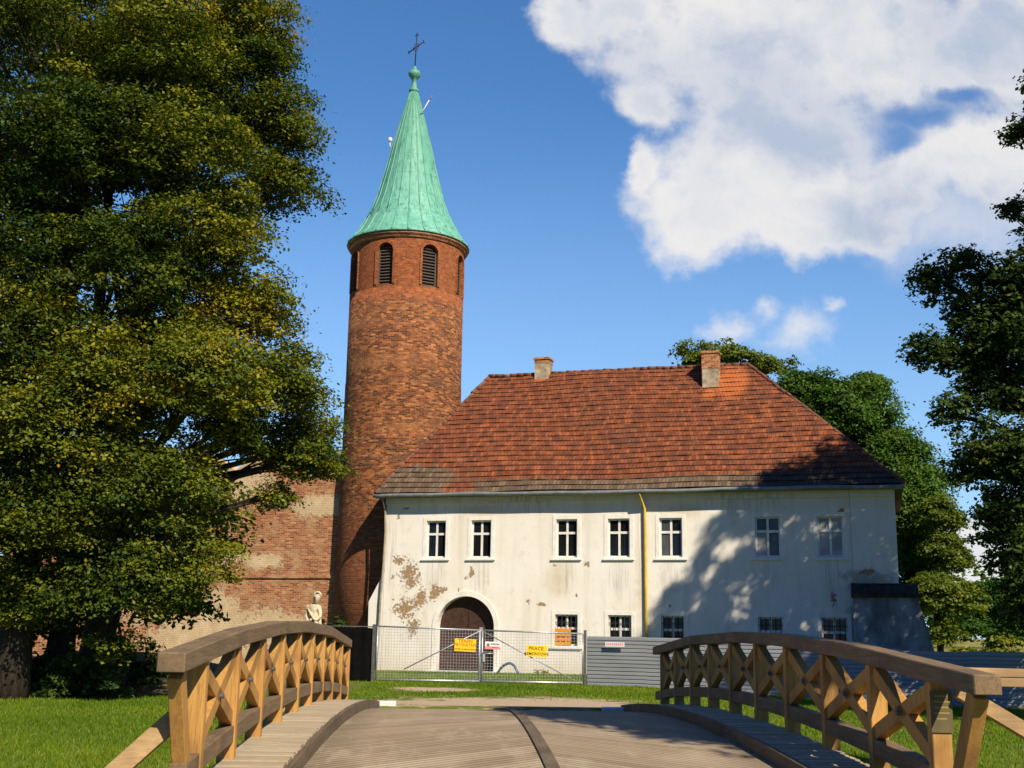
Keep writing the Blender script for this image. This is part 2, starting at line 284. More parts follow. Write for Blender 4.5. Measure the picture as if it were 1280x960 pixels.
def deckmat():
    m,t,p=newmat('worn deck boards',.8,.2); o=oc(t); x,y,z=t.xyz(o)
    c0=t.m('DIVIDE',t.m('ADD',y,t.m('MULTIPLY',t.m('ABSOLUTE',t.m('SUBTRACT',x,.05)),.95)),.135)
    idx=t.m('FLOOR',c0); fr=t.m('FRACT',c0)
    wn=t.n('ShaderNodeTexWhiteNoise',noise_dimensions='2D'); t.set(wn.inputs['Vector'],t.comb(idx,t.m('SIGN',x)))
    rot=t.comb(c0,t.m('SUBTRACT',y,t.m('ABSOLUTE',x)),t.m('MULTIPLY',t.m('SIGN',x),3.))
    n1=t.noise(t.map(rot,(3.,.5,1)),2,6,.65); n2=t.noise(o,.9,5,.6); n3=t.noise(t.map(rot,(9.,.8,1)),3,4,.7)
    c=t.mix(wn.outputs[0],(.42,.325,.205),(.28,.205,.12)); c=t.mix(t.m('MULTIPLY',t.ramp(n1,.4,.7),.5),c,(.21,.155,.105))
    c=t.mix(t.m('MULTIPLY',t.ramp(n2,.5,.72),.55),c,(.46,.365,.24)); c=t.mix(t.m('MULTIPLY',t.ramp(n3,.55,.72),.55),c,(.14,.10,.07))
    ed=t.ramp(t.m('ADD',t.m('ABSOLUTE',x),t.m('MULTIPLY',n2,.9)),2.15,2.75); c=t.mix(t.m('MULTIPLY',ed,.55),c,(.15,.115,.075))
    dr=t.ramp(t.m('ADD',t.noise(t.map(o,(1.6,.35,1)),1.4,6,.7),0.),.5,.68); c=t.mix(t.m('MULTIPLY',dr,.5),c,(.47,.385,.255))
    gap=t.m('MAXIMUM',t.ramp(fr,.13,.05),t.ramp(fr,.90,.96)); c=t.mix(t.m('MULTIPLY',gap,.9),c,(.05,.037,.026))
    t.set(p.inputs['Base Color'],c); bump(t,p,t.m('ADD',t.m('MULTIPLY',gap,-1.),t.m('MULTIPLY',n3,.35)),.6,.012); return m
M['deck']=deckmat()
def boards(name,a,b,dark,step,axis):
    m,t,p=newmat(name,.8,.2); o=oc(t); xyz=t.xyz(o); q=t.m('DIVIDE',xyz[axis],step); idx=t.m('FLOOR',q)
    wn=t.n('ShaderNodeTexWhiteNoise',noise_dimensions='1D'); t.set(wn.inputs['W'],idx)
    st=[1.2,1.2,1.2]; st[axis]=12; n=t.noise(t.map(o,tuple(st)),2.5,6,.65)
    c=t.mix(wn.outputs[0],a,b); c=t.mix(t.m('MULTIPLY',t.ramp(n,.4,.7),.55),c,dark); t.set(p.inputs['Base Color'],c); bump(t,p,n,.35,.006); return m
M['walk']=boards('walkway boards',(.46,.375,.25),(.35,.275,.18),(.20,.15,.10),.142,1)
def doorwood():
    m,t,p=newmat('brown diagonal door boards',.7,.3); o=oc(t); x,y,z=t.xyz(o)
    q=t.m('DIVIDE',t.m('ADD',z,t.m('ABSOLUTE',t.m('ADD',x,1.94))),.17); fr=t.m('FRACT',q); n=t.noise(o,5,5,.6)
    c=t.mix(t.ramp(n,.3,.7),(.075,.034,.022),(.045,.02,.014)); g=t.ramp(fr,.12,.04); c=t.mix(g,c,(.012,.006,.005))
    t.set(p.inputs['Base Color'],c); bump(t,p,t.m('MULTIPLY',g,-1.),.6,.02); return m
M['door']=doorwood()
def corr():
    m,t,p=newmat('grey corrugated steel',.5,.4,.15); o=oc(t); n=t.noise(t.map(o,(.3,1,2.5)),1.5,5,.6)
    t.set(p.inputs['Base Color'],t.mix(t.ramp(n,.3,.7),(.30,.31,.315),(.24,.25,.255))); return m
M['corr']=corr()
def groundmat():
    m,t,p=newmat('lawn soil',.95,.1); o=oc(t); x,y,z=t.xyz(o)
    n1=t.noise(o,.25,5,.6); n2=t.noise(o,1.6,7,.65); n3=t.noise(o,14,5,.7)
    c=t.mix(t.ramp(n1,.3,.7),(.09,.13,.013),(.13,.16,.02)); c=t.mix(t.m('MULTIPLY',t.ramp(n2,.5,.7),.5),c,(.13,.135,.035)); c=t.mix(t.m('MULTIPLY',t.ramp(n3,.5,.7),.35),c,(.045,.08,.012))
    pa=t.maxof([t.blob(x,y,.0,24.5,4.6,3.2),t.blob(x,y,.2,29.5,5.2,5.6),t.blob(x,y,-2.2,37,1.6,1.6),t.blob(x,y,.3,26,4.,5.),t.blob(x,y,-1.8,47,3.5,2.5)])
    pm=t.ramp(t.m('ADD',pa,t.m('ADD',t.m('MULTIPLY',t.m('SUBTRACT',n2,.5),1.5),t.m('MULTIPLY',t.m('SUBTRACT',n1,.5),.8))),.1,.4)
    sand=t.mix(n3,(.50,.38,.25),(.36,.27,.17)); c=t.mix(pm,c,sand)
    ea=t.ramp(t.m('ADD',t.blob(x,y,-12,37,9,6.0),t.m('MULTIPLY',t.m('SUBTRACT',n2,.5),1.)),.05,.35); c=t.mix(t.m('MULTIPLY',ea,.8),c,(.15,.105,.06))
    far=t.ramp(t.m('ADD',y,t.m('MULTIPLY',n1,20.)),75.,100.); c=t.mix(t.m('MULTIPLY',far,.8),c,(.26,.22,.06))
    t.set(p.inputs['Base Color'],c); bump(t,p,t.m('ADD',n3,n2),.6,.06); return m
M['ground']=groundmat()
def leafmat(name,stops,trans=.35):
    m=bpy.data.materials.new(name); m.use_nodes=True; t=NT(m.node_tree); t.N.clear()
    a=t.n('ShaderNodeAttribute',attribute_name='tint').outputs['Fac']
    c=t.cr(a,stops); d=t.n('ShaderNodeBsdfDiffuse'); t.set(d.inputs[0],c)
    tr=t.n('ShaderNodeBsdfTranslucent'); t.set(tr.inputs[0],t.mix(1.,c,(1.1,1.15,.5,1),'MULTIPLY'))
    g=t.n('ShaderNodeBsdfGlossy'); g.inputs['Roughness'].default_value=.45; g.inputs[0].default_value=(.6,.65,.6,1)
    m1=t.n('ShaderNodeMixShader'); m1.inputs[0].default_value=trans; t.L.new(d.outputs[0],m1.inputs[1]); t.L.new(tr.outputs[0],m1.inputs[2])
    m2=t.n('ShaderNodeMixShader'); m2.inputs[0].default_value=.015; t.L.new(m1.outputs[0],m2.inputs[1]); t.L.new(g.outputs[0],m2.inputs[2])
    t.L.new(m2.outputs[0],t.n('ShaderNodeOutputMaterial').inputs[0]); return m
M['leaf_linden']=leafmat('linden leaves',[(0,(.016,.036,.007)),(.35,(.055,.085,.010)),(.65,(.165,.18,.013)),(.92,(.32,.265,.018)),(1,(.34,.22,.02))],.30)
M['leaf_maple']=leafmat('maple leaves',[(0,(.03,.06,.014)),(.6,(.065,.105,.018)),(1,(.17,.17,.025))],.3)
M['leaf_back']=leafmat('background leaves',[(0,(.03,.075,.011)),(.5,(.07,.14,.017)),(1,(.15,.21,.027))],.3)
M['leaf_yellow']=leafmat('yellowing leaves',[(0,(.075,.115,.015)),(.5,(.15,.18,.02)),(1,(.27,.26,.03))],.3)
M['leaf_bush']=leafmat('shrub leaves',[(0,(.03,.06,.012)),(.5,(.06,.10,.02)),(1,(.12,.16,.03))],.3)
M['grass']=leafmat('grass blades',[(0,(.075,.14,.007)),(.5,(.15,.235,.009)),(.85,(.23,.28,.016)),(1,(.29,.25,.05))],.4)
# ---------------------------------------------------------------- object helpers
def tag(o,label=None,cat=None,group=None,kind=None):
    if label: o['label']=label
    if cat: o['category']=cat
    if group: o['group']=group
    if kind: o['kind']=kind
    return o
def thing(name,label,cat,loc=(0,0,0),rz=0.,group=None):
    o=bpy.data.objects.new(name,None); COL.objects.link(o); o.location=loc; o.rotation_euler=(0,0,rz); o.empty_display_size=.3
    return tag(o,label,cat,group)
def link(name,me,mat,parent=None,label=None):
    o=bpy.data.objects.new(name,me); COL.objects.link(o); o.parent=parent
    if mat is not None: me.materials.clear(); me.materials.append(mat)
    if label: o['label']=label
    return o
class MB:
    def __init__(s): s.bm=bmesh.new()
    def box(s,x0,x1,y0,y1,z0,z1,mtx=None):
        v=[s.bm.verts.new((x,y,z)) for x in (x0,x1) for y in (y0,y1) for z in (z0,z1)]
        for f in ((0,1,3,2),(4,6,7,5),(0,4,5,1),(2,3,7,6),(0,2,6,4),(1,5,7,3)): s.bm.faces.new([v[i] for i in f])
        if mtx: bmesh.ops.transform(s.bm,matrix=mtx,verts=v)
        return v
    def prism(s,pts,d):                                  # polygon of 3D points extruded by vector d
        a=[s.bm.verts.new(p) for p in pts]; b=[s.bm.verts.new(Vector(p)+Vector(d)) for p in pts]; n=len(a)
        s.bm.faces.new(a); s.bm.faces.new(b[::-1])
        for i in range(n): s.bm.faces.new((a[i],b[i],b[(i+1)%n],a[(i+1)%n]))
    def beam(s,p,q,wd,ht,up=(0,0,1)):                     # rectangular bar from p to q
        p,q=Vector(p),Vector(q); d=(q-p).normalized(); up=Vector(up)
        if abs(d.dot(up))>.98: up=Vector((1,0,0))
        x=d.cross(up).normalized(); z=x.cross(d).normalized()
        c=[]
        for e in (p,q):
            for a,b in ((-1,-1),(1,-1),(1,1),(-1,1)): c.append(s.bm.verts.new(e+x*a*wd/2+z*b*ht/2))
        for f in ((3,2,1,0),(4,5,6,7),(0,1,5,4),(1,2,6,5),(2,3,7,6),(3,0,4,7)): s.bm.faces.new([c[i] for i in f])
    def tube(s,pts,rad,n=8,cap=True):
        pts=[Vector(p) for p in pts]; rs=rad if isinstance(rad,(list,tuple)) else [rad]*len(pts); rings=[]
        for i,p in enumerate(pts):
            d=(pts[min(i+1,len(pts)-1)]-pts[max(i-1,0)]).normalized()
            up=Vector((0,0,1)) if abs(d.z)<.9 else Vector((1,0,0)); x=d.cross(up).normalized(); y=x.cross(d)
            rings.append([s.bm.verts.new(p+(x*math.cos(2*math.pi*k/n)+y*math.sin(2*math.pi*k/n))*rs[i]) for k in range(n)])
        for a,b in zip(rings,rings[1:]):
            for k in range(n): f=s.bm.faces.new((a[k],a[(k+1)%n],b[(k+1)%n],b[k])); f.smooth=True
        if cap: s.bm.faces.new(rings[0][::-1]); s.bm.faces.new(rings[-1])
    def lathe(s,prof,n=32,c=(0,0),smooth=True,rf=None):
        rings=[]
        for r,z in prof:
            rings.append([s.bm.verts.new((c[0]+(rf(k,r) if rf else r)*math.cos(2*math.pi*k/n),c[1]+(rf(k,r) if rf else r)*math.sin(2*math.pi*k/n),z)) for k in range(n)])
        for a,b in zip(rings,rings[1:]):
            for k in range(n): f=s.bm.faces.new((a[k],a[(k+1)%n],b[(k+1)%n],b[k])); f.smooth=smooth
        s.bm.faces.new(rings[0][::-1]); s.bm.faces.new(rings[-1])
    def build(s,name,mat,parent=None,label=None,bevel=0.):
        bmesh.ops.recalc_face_normals(s.bm,faces=s.bm.faces[:])
        if bevel: bmesh.ops.bevel(s.bm,geom=s.bm.edges[:],offset=bevel,segments=1,affect='EDGES',clamp_overlap=True)
        me=bpy.data.meshes.new(name); s.bm.to_mesh(me); s.bm.free(); return link(name,me,mat,parent,label)
    def mesh(s):
        bmesh.ops.recalc_face_normals(s.bm,faces=s.bm.faces[:]); me=bpy.data.meshes.new('tmp'); s.bm.to_mesh(me); s.bm.free(); return me
def carve(body,cutters):                                  # boolean difference, baked to one mesh
    b=bpy.data.objects.new('tmpbody',body); COL.objects.link(b); cs=[]
    for c in cutters:
        o=bpy.data.objects.new('tmpcut',c); COL.objects.link(o); cs.append(o)
        md=b.modifiers.new('b','BOOLEAN'); md.object=o; md.operation='DIFFERENCE'; md.solver='EXACT'
    dg=bpy.context.evaluated_depsgraph_get(); dg.update(); me=bpy.data.meshes.new_from_object(b.evaluated_get(dg))
    for o in [b]+cs: bpy.data.objects.remove(o)
    return me
def text_mesh(txt,size,align='CENTER',extr=.001):
    cu=bpy.data.curves.new('tmptext','FONT'); cu.body=txt; cu.size=size; cu.align_x=align; cu.align_y='CENTER'; cu.extrude=extr; cu.space_character=1.05
    cu.offset=size*.012
    o=bpy.data.objects.new('tmptext',cu); COL.objects.link(o); dg=bpy.context.evaluated_depsgraph_get(); dg.update()
    me=bpy.data.meshes.new_from_object(o.evaluated_get(dg)); bpy.data.objects.remove(o); return me
rng=np.random.default_rng(7); random.seed(7)
# ---------------------------------------------------------------- ground
def sm(x,a,b): t=np.clip((x-a)/(b-a),0,1); return t*t*(3-2*t)
BO=np.array([.5,8.6]); BR=R(2.4357); BX=np.array([math.cos(BR),math.sin(BR)]); BY=np.array([-math.sin(BR),math.cos(BR)])
def gz(x,y):
    x=np.asarray(x,float); y=np.asarray(y,float)
    l=(x-BO[0])*BX[0]+(y-BO[1])*BX[1]; s=(x-BO[0])*BY[0]+(y-BO[1])*BY[1]
    z=-.3*sm(x,3.5,13)*sm(-y,-70,-45)
    ramp=.43*(1-sm(np.abs(l),2.6,4.6))*np.maximum(sm(-s,-.2,-.1+.2)*(1-sm(-s,3,8)),sm(s,13.3,13.4)*(1-sm(s,13.7,18.5)))
    z=z+ramp
    z=z+1.0*np.exp(-(((x+12.5)/4.5)**2+((y-38.5)/2.6)**2))       # low earth bank by the lindens
    z=z+.03*np.sin(x*1.3+y*.7)*np.sin(y*.9-x*.4)*sm(np.abs(l),3.2,4.2)
    z=z-.25*np.exp(-((s-6.7)/5.)**4)*(1-sm(np.abs(l),2.6,4.0))
    return z
def gridmesh(name,xs,ys,fz):
    xx,yy=np.meshgrid(xs,ys); zz=fz(xx,yy); v=np.stack([xx,yy,zz],-1).reshape(-1,3); nx=len(xs)
    i=(np.arange(len(ys)-1)[:,None]*nx+np.arange(nx-1)[None]).ravel(); f=np.stack([i,i+1,i+nx+1,i+nx],-1)
    return npmesh(name,v,f)
def npmesh(name,v,f,tint=None,smooth=False):
    me=bpy.data.meshes.new(name); k=f.shape[1]; me.vertices.add(len(v)); me.vertices.foreach_set('co',v.astype(np.float32).ravel())
    me.loops.add(f.size); me.loops.foreach_set('vertex_index',f.astype(np.int32).ravel())
    me.polygons.add(len(f)); me.polygons.foreach_set('loop_start',np.arange(0,f.size,k,dtype=np.int32))
    if smooth: me.polygons.foreach_set('use_smooth',np.ones(len(f),bool))
    if tint is not None:
        a=me.attributes.new('tint','FLOAT','FACE'); a.data.foreach_set('value',tint.astype(np.float32))
    me.update(calc_edges=True); return me
xs=np.concatenate([[-900,-500,-250,-120,-60],np.arange(-32,32.1,.5),[60,120,250,500,900]]); ys=np.concatenate([[-300,-100,-40,-15],np.arange(-4,62.1,.5),[75,90,120,200,400,1500]])
g=link('ground',gridmesh('ground',xs,ys,gz),M['ground']); tag(g,'lawn and sandy path round the castle','ground',kind='structure')
for p_ in g.data.polygons: p_.use_smooth=True
def grass():
    n=230000; zones=[(-15,-3.2,13,31,.40),(-4.5,4.5,28,52,.20),(3.5,15,12,40,.34),(-9,16,33,50,.06)]
    P=[]
    for x0,x1,y0,y1,q in zones:
        k=int(n*q); y=y0+(y1-y0)*rng.random(k)**1.25; P.append(np.stack([x0+(x1-x0)*rng.random(k),y],-1))
    P=np.concatenate(P); x,y=P.T
    l=(x-BO[0])*BX[0]+(y-BO[1])*BX[1]; s=(x-BO[0])*BY[0]+(y-BO[1])*BY[1]
    ok=~((np.abs(l)<3.1)&(s>-1)&(s<13.6))
    pa=np.maximum(1-np.hypot((x-.2)/5.2,(y-29.5)/5.6),np.maximum(np.maximum(1-np.hypot((x+2.2)/1.6,(y-37)/1.6),1-np.hypot(x/4.6,(y-24.5)/3.2)),1-np.hypot((x-.3)/4,(y-26)/5)))
    nzv=.5*np.sin(x*2.1+1.3*np.sin(y*1.1))*np.sin(y*1.7+x*.6)
    ok&=~((pa+nzv*.35+rng.normal(0,.12,len(x)))>.15); ok&=(-.33*(x)+y)<61; ok&= y-0.0<(54.5-.31*x)
    x,y=x[ok],y[ok]; n=len(x); z=gz(x,y)
    h=(.03+.05*rng.random(n)**2)*(1+.5*(rng.random(n)<.05)); a=rng.random(n)*2*np.pi; wd=.006+.012*(y/40)
    lean=rng.normal(0,.35,(n,2))*h[:,None]
    b0=np.stack([x-np.cos(a)*wd,y-np.sin(a)*wd,z-.01],-1); b1=np.stack([x+np.cos(a)*wd,y+np.sin(a)*wd,z-.01],-1); tp=np.stack([x+lean[:,0],y+lean[:,1],z+h],-1)
    v=np.stack([b0,b1,tp],1).reshape(-1,3); f=np.arange(3*n).reshape(n,3)
    patch=.5+.5*np.sin(x*.8+2*np.sin(y*.35))*np.sin(y*.6+x*.3)
    t=np.clip(.2+.45*patch+rng.normal(0,.18,n),0,1)
    o=link('grass',npmesh('grass',v,f,t),M['grass']); tag(o,'short green lawn grass on both sides of the bridge','grass',kind='stuff')
grass()
# ---------------------------------------------------------------- house (local axes: x along facade, y into the house, z up)
TH=R(17.283); HO=Vector((0,52,0))
house=thing('manor_house','long cream plastered two storey house with red tiled hipped roof and arched gate','house',HO,-TH)
U0,U1,DEP=-5.85,16.1,10.0
UP=[(-3.88,-2.97),(-1.77,-.85),(2.11,3.04),(4.39,5.33),(6.60,7.56),(10.57,11.57),(13.05,14.06)]; ZB,ZT=4.90,6.53
GR=[(2.09,3.08),(4.40,5.39),(6.64,7.60),(10.6,11.58),(13.08,14.08)]; GB,GT=1.19,2.488
DX0,DX1,DTOP=-3.25,-.63,3.22; DR=(DX1-DX0)/2; DC=(DX0+DX1)/2; DSP=DTOP-DR
b=MB(); b.box(U0,U1,0,DEP,-.6,7.6); body=b.mesh(); cut=[]
b=MB()
for a,c in UP: b.box(a,c,-.1,.30,ZB,ZT)
for a,c in GR: b.box(a,c,-.1,.40,GB,GT)
cut.append(b.mesh())
def archpts(x0,x1,z0,top,y,n=20,el=1.):
    r=(x1-x0)/2; cx=(x0+x1)/2; sp=top-r*el
    return [(x0,y,z0)]+[(cx-r*math.cos(math.pi*k/n),y,sp+r*el*math.sin(math.pi*k/n)) for k in range(n+1)]+[(x1,y,z0)]
b=MB(); b.prism(archpts(DX0,DX1,-.02,DTOP,-.1),(0,.65,0)); cut.append(b.mesh())
link('wall',carve(body,cut),M['plaster'],house)
b=MB(); b.prism([(U0-.003,.02,-.5),(U0-.003,.02,4.3),(U0-.72,.02,2.95),(U0-.66,.02,-.5)],(0,.8,0)); b.build('corner_buttress',M['plaster'],house)
# right-hand grimy buttress with coping
b=MB(); P0=[(14.3,-.9,-.7),(17.75,-.9,-.7),(17.75,1.2,-.7),(14.3,1.2,-.7)]; P1=[(14.35,-.55,3.3),(16.75,-.55,3.3),(16.75,1.2,3.3),(14.35,1.2,3.3)]
vs=[b.bm.verts.new(p) for p in P0+P1]
for f in ((3,2,1,0),(4,5,6,7),(0,1,5,4),(1,2,6,5),(2,3,7,6),(3,0,4,7)): b.bm.faces.new([vs[i] for i in f])
bt=b.build('buttress',M['buttress'],house)
b=MB(); b.prism([(14.28,-.68,3.28),(14.28,-.68,3.45),(14.28,-.02,3.85),(14.28,-.02,3.28)],(2.52,0,0)); b.prism([(16.8,-.68,3.28),(16.8,-.68,3.45),(16.8,1.25,3.5),(16.8,1.25,3.28)],(.08,0,0)); b.build('coping',M['cap'],bt)
# windows
def window(a,c,z0,z1,ground=False,panes=('glass',)*4):
    dp=.13; f=.065; b=MB(); mid=(a+c)/2; zt=z0+(z1-z0)*.64
    if ground: zt=z0+(z1-z0)*(.56)
    b.box(a+.002,a+f,dp,dp+.07,z0+.002,z1-.002); b.box(c-f,c-.002,dp,dp+.07,z0+.002,z1-.002)
    b.box(a+f,c-f,dp,dp+.07,z1-f,z1-.002); b.box(a+f,c-f,dp,dp+.07,z0+.002,z0+f)
    b.box(mid-.045,mid+.045,dp-.01,dp+.07,z0+f,z1-f); b.box(a+f,mid-.045,dp-.012,dp+.07,zt-.05,zt+.05); b.box(mid+.045,c-f,dp-.012,dp+.07,zt-.05,zt+.05)
    w_=b.build('window',M['white'],house)
    k=0
    for za,zb in ((zt+.05,z1-f),(z0+f,zt-.05)):
        for xa,xb in ((a+f,mid-.045),(mid+.045,c-f)):
            b=MB(); tl=random.uniform(-.01,.01)
            v=[b.bm.verts.new(q) for q in ((xa,dp+.035+tl,za),(xb,dp+.035-tl,za),(xb,dp+.035-tl,zb),(xa,dp+.035+tl,zb))]; v2=[b.bm.verts.new(q.co+Vector((0,.008,0))) for q in v]
            b.bm.faces.new(v); b.bm.faces.new(v2[::-1])
            for i in range(4): b.bm.faces.new((v[i],v2[i],v2[(i+1)%4],v[(i+1)%4]))
            b.build('pane',M[panes[k]],w_); k+=1
    s=.16; b=MB(); pr=-.018
    b.box(a-s,a-.004,pr,.02,z0-.06,z1+s); b.box(c+.004,c+s,pr,.02,z0-.06,z1+s); b.box(a-.004,c+.004,pr+.003,.02,z1+.004,z1+s-.002)
    b.build('surround',M['trim'],w_)
    b=MB(); b.box(a-s-.05,c+s+.05,-.085,.05,z0-.125,z0-.062); b.build('sill',M['trim'],w_)
    if ground:
        b=MB()
        for i in range(5): x=a+.09+(c-a-.18)*i/4; b.tube([(x,.04,z0+.01),(x,.04,z1-.01)],.014,6)
        for q in (.25,.75): b.box(a+.002,c-.002,.055,.07,z0+(z1-z0)*q-.015,z0+(z1-z0)*q+.015)
        b.build('grille',M['blackiron'],w_)
PN=[('glass',)*4,('glass',)*4,('glass',)*4,('glass','glass','glass','glass'),('greyglass','glass','greyglass','glass'),('greyglass','greyglass','paleglass','greyglass'),('paleglass',)*4]
for (a,c),p_ in zip(UP,PN): window(a,c,ZB,ZT,False,p_)
for a,c in GR: window(a,c,GB,GT,True)
# arched gate
b=MB(); b.prism(archpts(DX0-.002,DC-.012,-.05,DTOP,.36)[:12]+[(DC-.012,.36,DTOP-.002),(DC-.012,.36,-.05)],(0,.08,0)); door=b.build('door',M['door'],house)
b=MB(); pts=[(2*DC-x,y,z) for x,y,z in archpts(DX0-.002,DC-.012,-.05,DTOP,.36)[:12]]+[(DC+.012,.36,DTOP-.002),(DC+.012,.36,-.05)]
def leafpts(sgn):
    n=12; o=[(DC+sgn*(DR+.002),.36,-.05)]
    for k in range(n+1): a=math.pi/2*k/n; o.append((DC+sgn*(DR*math.cos(a)+.002) if k<n else DC+sgn*.012,.36,DSP+DR*math.sin(a)))
    o.append((DC+sgn*.012,.36,-.05)); return o
b.bm.free(); bpy.data.objects.remove(door)
for sg in (-1,1):
    b=MB(); b.prism(leafpts(sg),(0,.08,0)); door=b.build('door',M['door'],house)
    b=MB(); b.box(DC+sg*.10-.02,DC+sg*.10+.02,.30,.362,1.0,1.22); b.build('handle',M['blackiron'],door)
b=MB(); ro=DR+.22; n=28
inner=[(DX0-.004,0,0.0)]+[(DC-(DR+.004)*math.cos(math.pi*k/n),0,DSP+(DR+.004)*math.sin(math.pi*k/n)) for k in range(n+1)]+[(DX1+.004,0,0.0)]
outer=[(DC-ro,0,0.0)]+[(DC-ro*math.cos(math.pi*k/n),0,DSP+ro*math.sin(math.pi*k/n)) for k in range(n+1)]+[(DC+ro,0,0.0)]
def strip(b,I,O_,y0,y1):
    a=[b.bm.verts.new((x,y0,z)) for x,_,z in I]; c=[b.bm.verts.new((x,y0,z)) for x,_,z in O_]; d=[b.bm.verts.new((x,y1,z)) for x,_,z in I]; e=[b.bm.verts.new((x,y1,z)) for x,_,z in O_]
    for i in range(len(I)-1):
        for q in ((a,c,1),(d,e,0),(a,d,0),(c,e,1)): b.bm.faces.new((q[0][i],q[0][i+1],q[1][i+1],q[1][i]))
    b.bm.faces.new((a[0],c[0],e[0],d[0])); b.bm.faces.new((a[-1],c[-1],e[-1],d[-1]))
strip(b,inner,outer,-.04,.02); b.build('door_surround',M['trim'],house)
b=MB(); b.box(DX0-.3,DX1+.3,-.45,-.005,-.3,.05); b.build('doorstep',M['whitestone'],house)
# roof
EZ=7.72; OV=.45; RZ=14.12; RL,RR=(-2.75,5.0),(9.95,5.0)
EL,ER=(U0-.42,-OV),(U1+.34,-OV); BL,BRr=(U0-.42,DEP+OV),(U1+.34,DEP+OV)
def roofplane(b,e0,e1,r0,r1,uvl,u0,du,sagseed=0):
    # courses of tiles, each lying over the one below
    e0,e1,r0,r1=[np.array(q,float) for q in (e0,e1,r0,r1)]; mid=(e0+e1)/2; rm=(r0+r1)/2
    slope=np.linalg.norm(np.array([0,0,0])+((r0+r1)/2-(e0+e1)/2)) if True else 0
    axis=(e1-e0)/np.linalg.norm(e1-e0); up=(r0-e0)-axis*np.dot(r0-e0,axis); L=np.linalg.norm(up); upn=up/L; nrm=np.cross(axis,upn); nrm*=np.sign(nrm[2])
    NR=int(round(L/.33)); bm=b.bm
    for i in range(NR):
        t0,t1=i/NR,min((i+1.12)/NR,1.)
        row=[]
        for t,lift in ((t0,.055),(t1,.008)):
            a=e0+(r0-e0)*t; c=e1+(r1-e1)*t; m_=max(2,int(np.linalg.norm(c-a)/.55)); pts=[]
            for k in range(m_+1):
                p=a+(c-a)*k/m_; uu=np.dot(p-e0,axis); vv=t*L
                sag=.035*math.sin(uu*.9+vv*.7+sagseed)+.05*math.sin(uu*.37+sagseed*2)*math.sin(vv*.6)+.014*math.sin(uu*5.3+i*2.7)
                pts.append((p+nrm*(lift+sag),(u0+uu*du,vv)))
            row.append(pts)
        n_=min(len(row[0]),len(row[1]))
        # resample both rows to the same count
        def res(pts,n):
            o=[]
            for k in range(n):
                f=k*(len(pts)-1)/(n-1); j=min(int(f),len(pts)-2); g_=f-j
                o.append((pts[j][0]*(1-g_)+pts[j+1][0]*g_,(pts[j][1][0]*(1-g_)+pts[j+1][1][0]*g_,pts[j][1][1])))
            return o
        lo,hi=res(row[0],n_),res(row[1],n_)
        dn=[(p-nrm*.05,q) for p,q in lo]
        V=[[bm.verts.new(p) for p,_ in r] for r in (dn,lo,hi)]; U=[[q for _,q in r] for r in (dn,lo,hi)]
        for A,B_ in ((0,1),(1,2)):
            for k in range(n_-1):
                f=bm.faces.new((V[A][k],V[A][k+1],V[B_][k+1],V[B_][k]))
                for lp,q in zip(f.loops,(U[A][k],U[A][k+1],U[B_][k+1],U[B_][k])): lp[uvl].uv=q
b=MB(); uvl=b.bm.loops.layers.uv.new('UVMap')
e=[(x,y,EZ) for x,y in (EL,ER,BRr,BL)]; rl,rr=(*RL,RZ),(*RR,RZ)
roofplane(b,e[0],e[1],rl,rr,uvl,EL[0],1,.6); roofplane(b,e[2],e[3],rr,rl,uvl,40,1,2.); roofplane(b,e[1],e[2],rr,rr,uvl,70,1,1.); roofplane(b,e[3],e[0],rl,rl,uvl,90,1,3.)
for f in ((0,1,2,3),): b.bm.faces.new([b.bm.verts.new((q[0],q[1],q[2]-.08)) for q in [e[i] for i in f]])
me=bpy.data.meshes.new('roof'); b.bm.to_mesh(me); b.bm.free(); roof=link('roof',me,M['tiles'],house)
b=MB()
def capline(p,q,r):
    p,q=Vector(p),Vector(q); n_=max(2,int((q-p).length/.36)); d=(q-p)/n_
    for k in range(n_):
        j=Vector((random.uniform(-.02,.02),random.uniform(-.02,.02),random.uniform(-.015,.03)))
        b.tube([p+d*k+j,p+d*(k+1.12)+j],[r*1.12,r*.92],8)
capline(rl,rr,.095)
for q,r_ in ((e[0],rl),(e[1],rr),(e[2],rr),(e[3],rl)): capline((q[0],q[1],q[2]+.05),(r_[0],r_[1],r_[2]),.085)
b.build('ridge_tiles',M['ridge'],roof)
def chimney(u,w_,zb,zt,hx,hy,zs,cz):
    b=MB(); b.box(u-hx,u+hx,w_-hy,w_+hy,zb,zs); c=b.build('chimney',M['chimplaster'],roof)
    b=MB(); b.box(u-hx-.015,u+hx+.015,w_-hy-.015,w_+hy+.015,zs,zt); b.box(u-hx-.06,u+hx+.06,w_-hy-.06,w_+hy+.06,zt-cz,zt-cz*.4); b.build('brick_top',M['chimbrick'],c)
chimney(8.33,4.25,11.5,14.62,.37,.33,13.75,.14); chimney(.04,5.05,13.2,14.92,.36,.33,14.62,.12)
b=MB(); n_=48
b.tube([(EL[0]-.02+(ER[0]-EL[0]+.05)*k/n_,-OV-.10,EZ-.10+.012*math.sin(k*.8)+.02*math.sin(k*.21)) for k in range(n_+1)],.085,8); b.build('gutter',M['gutter'],house)
b=MB(); b.box(EL[0]+.05,ER[0]-.05,-OV+.02,-.003,EZ-.14,EZ-.09); b.box(EL[0]+.05,ER[0]-.05,-OV-.01,-OV+.02,EZ-.2,EZ-.02); b.build('eave_board',M['gutter'],house)
b=MB(); b.box(U0,U1,-.12,-.003,7.28,7.56); b.build('cornice',M['plaster'],house)
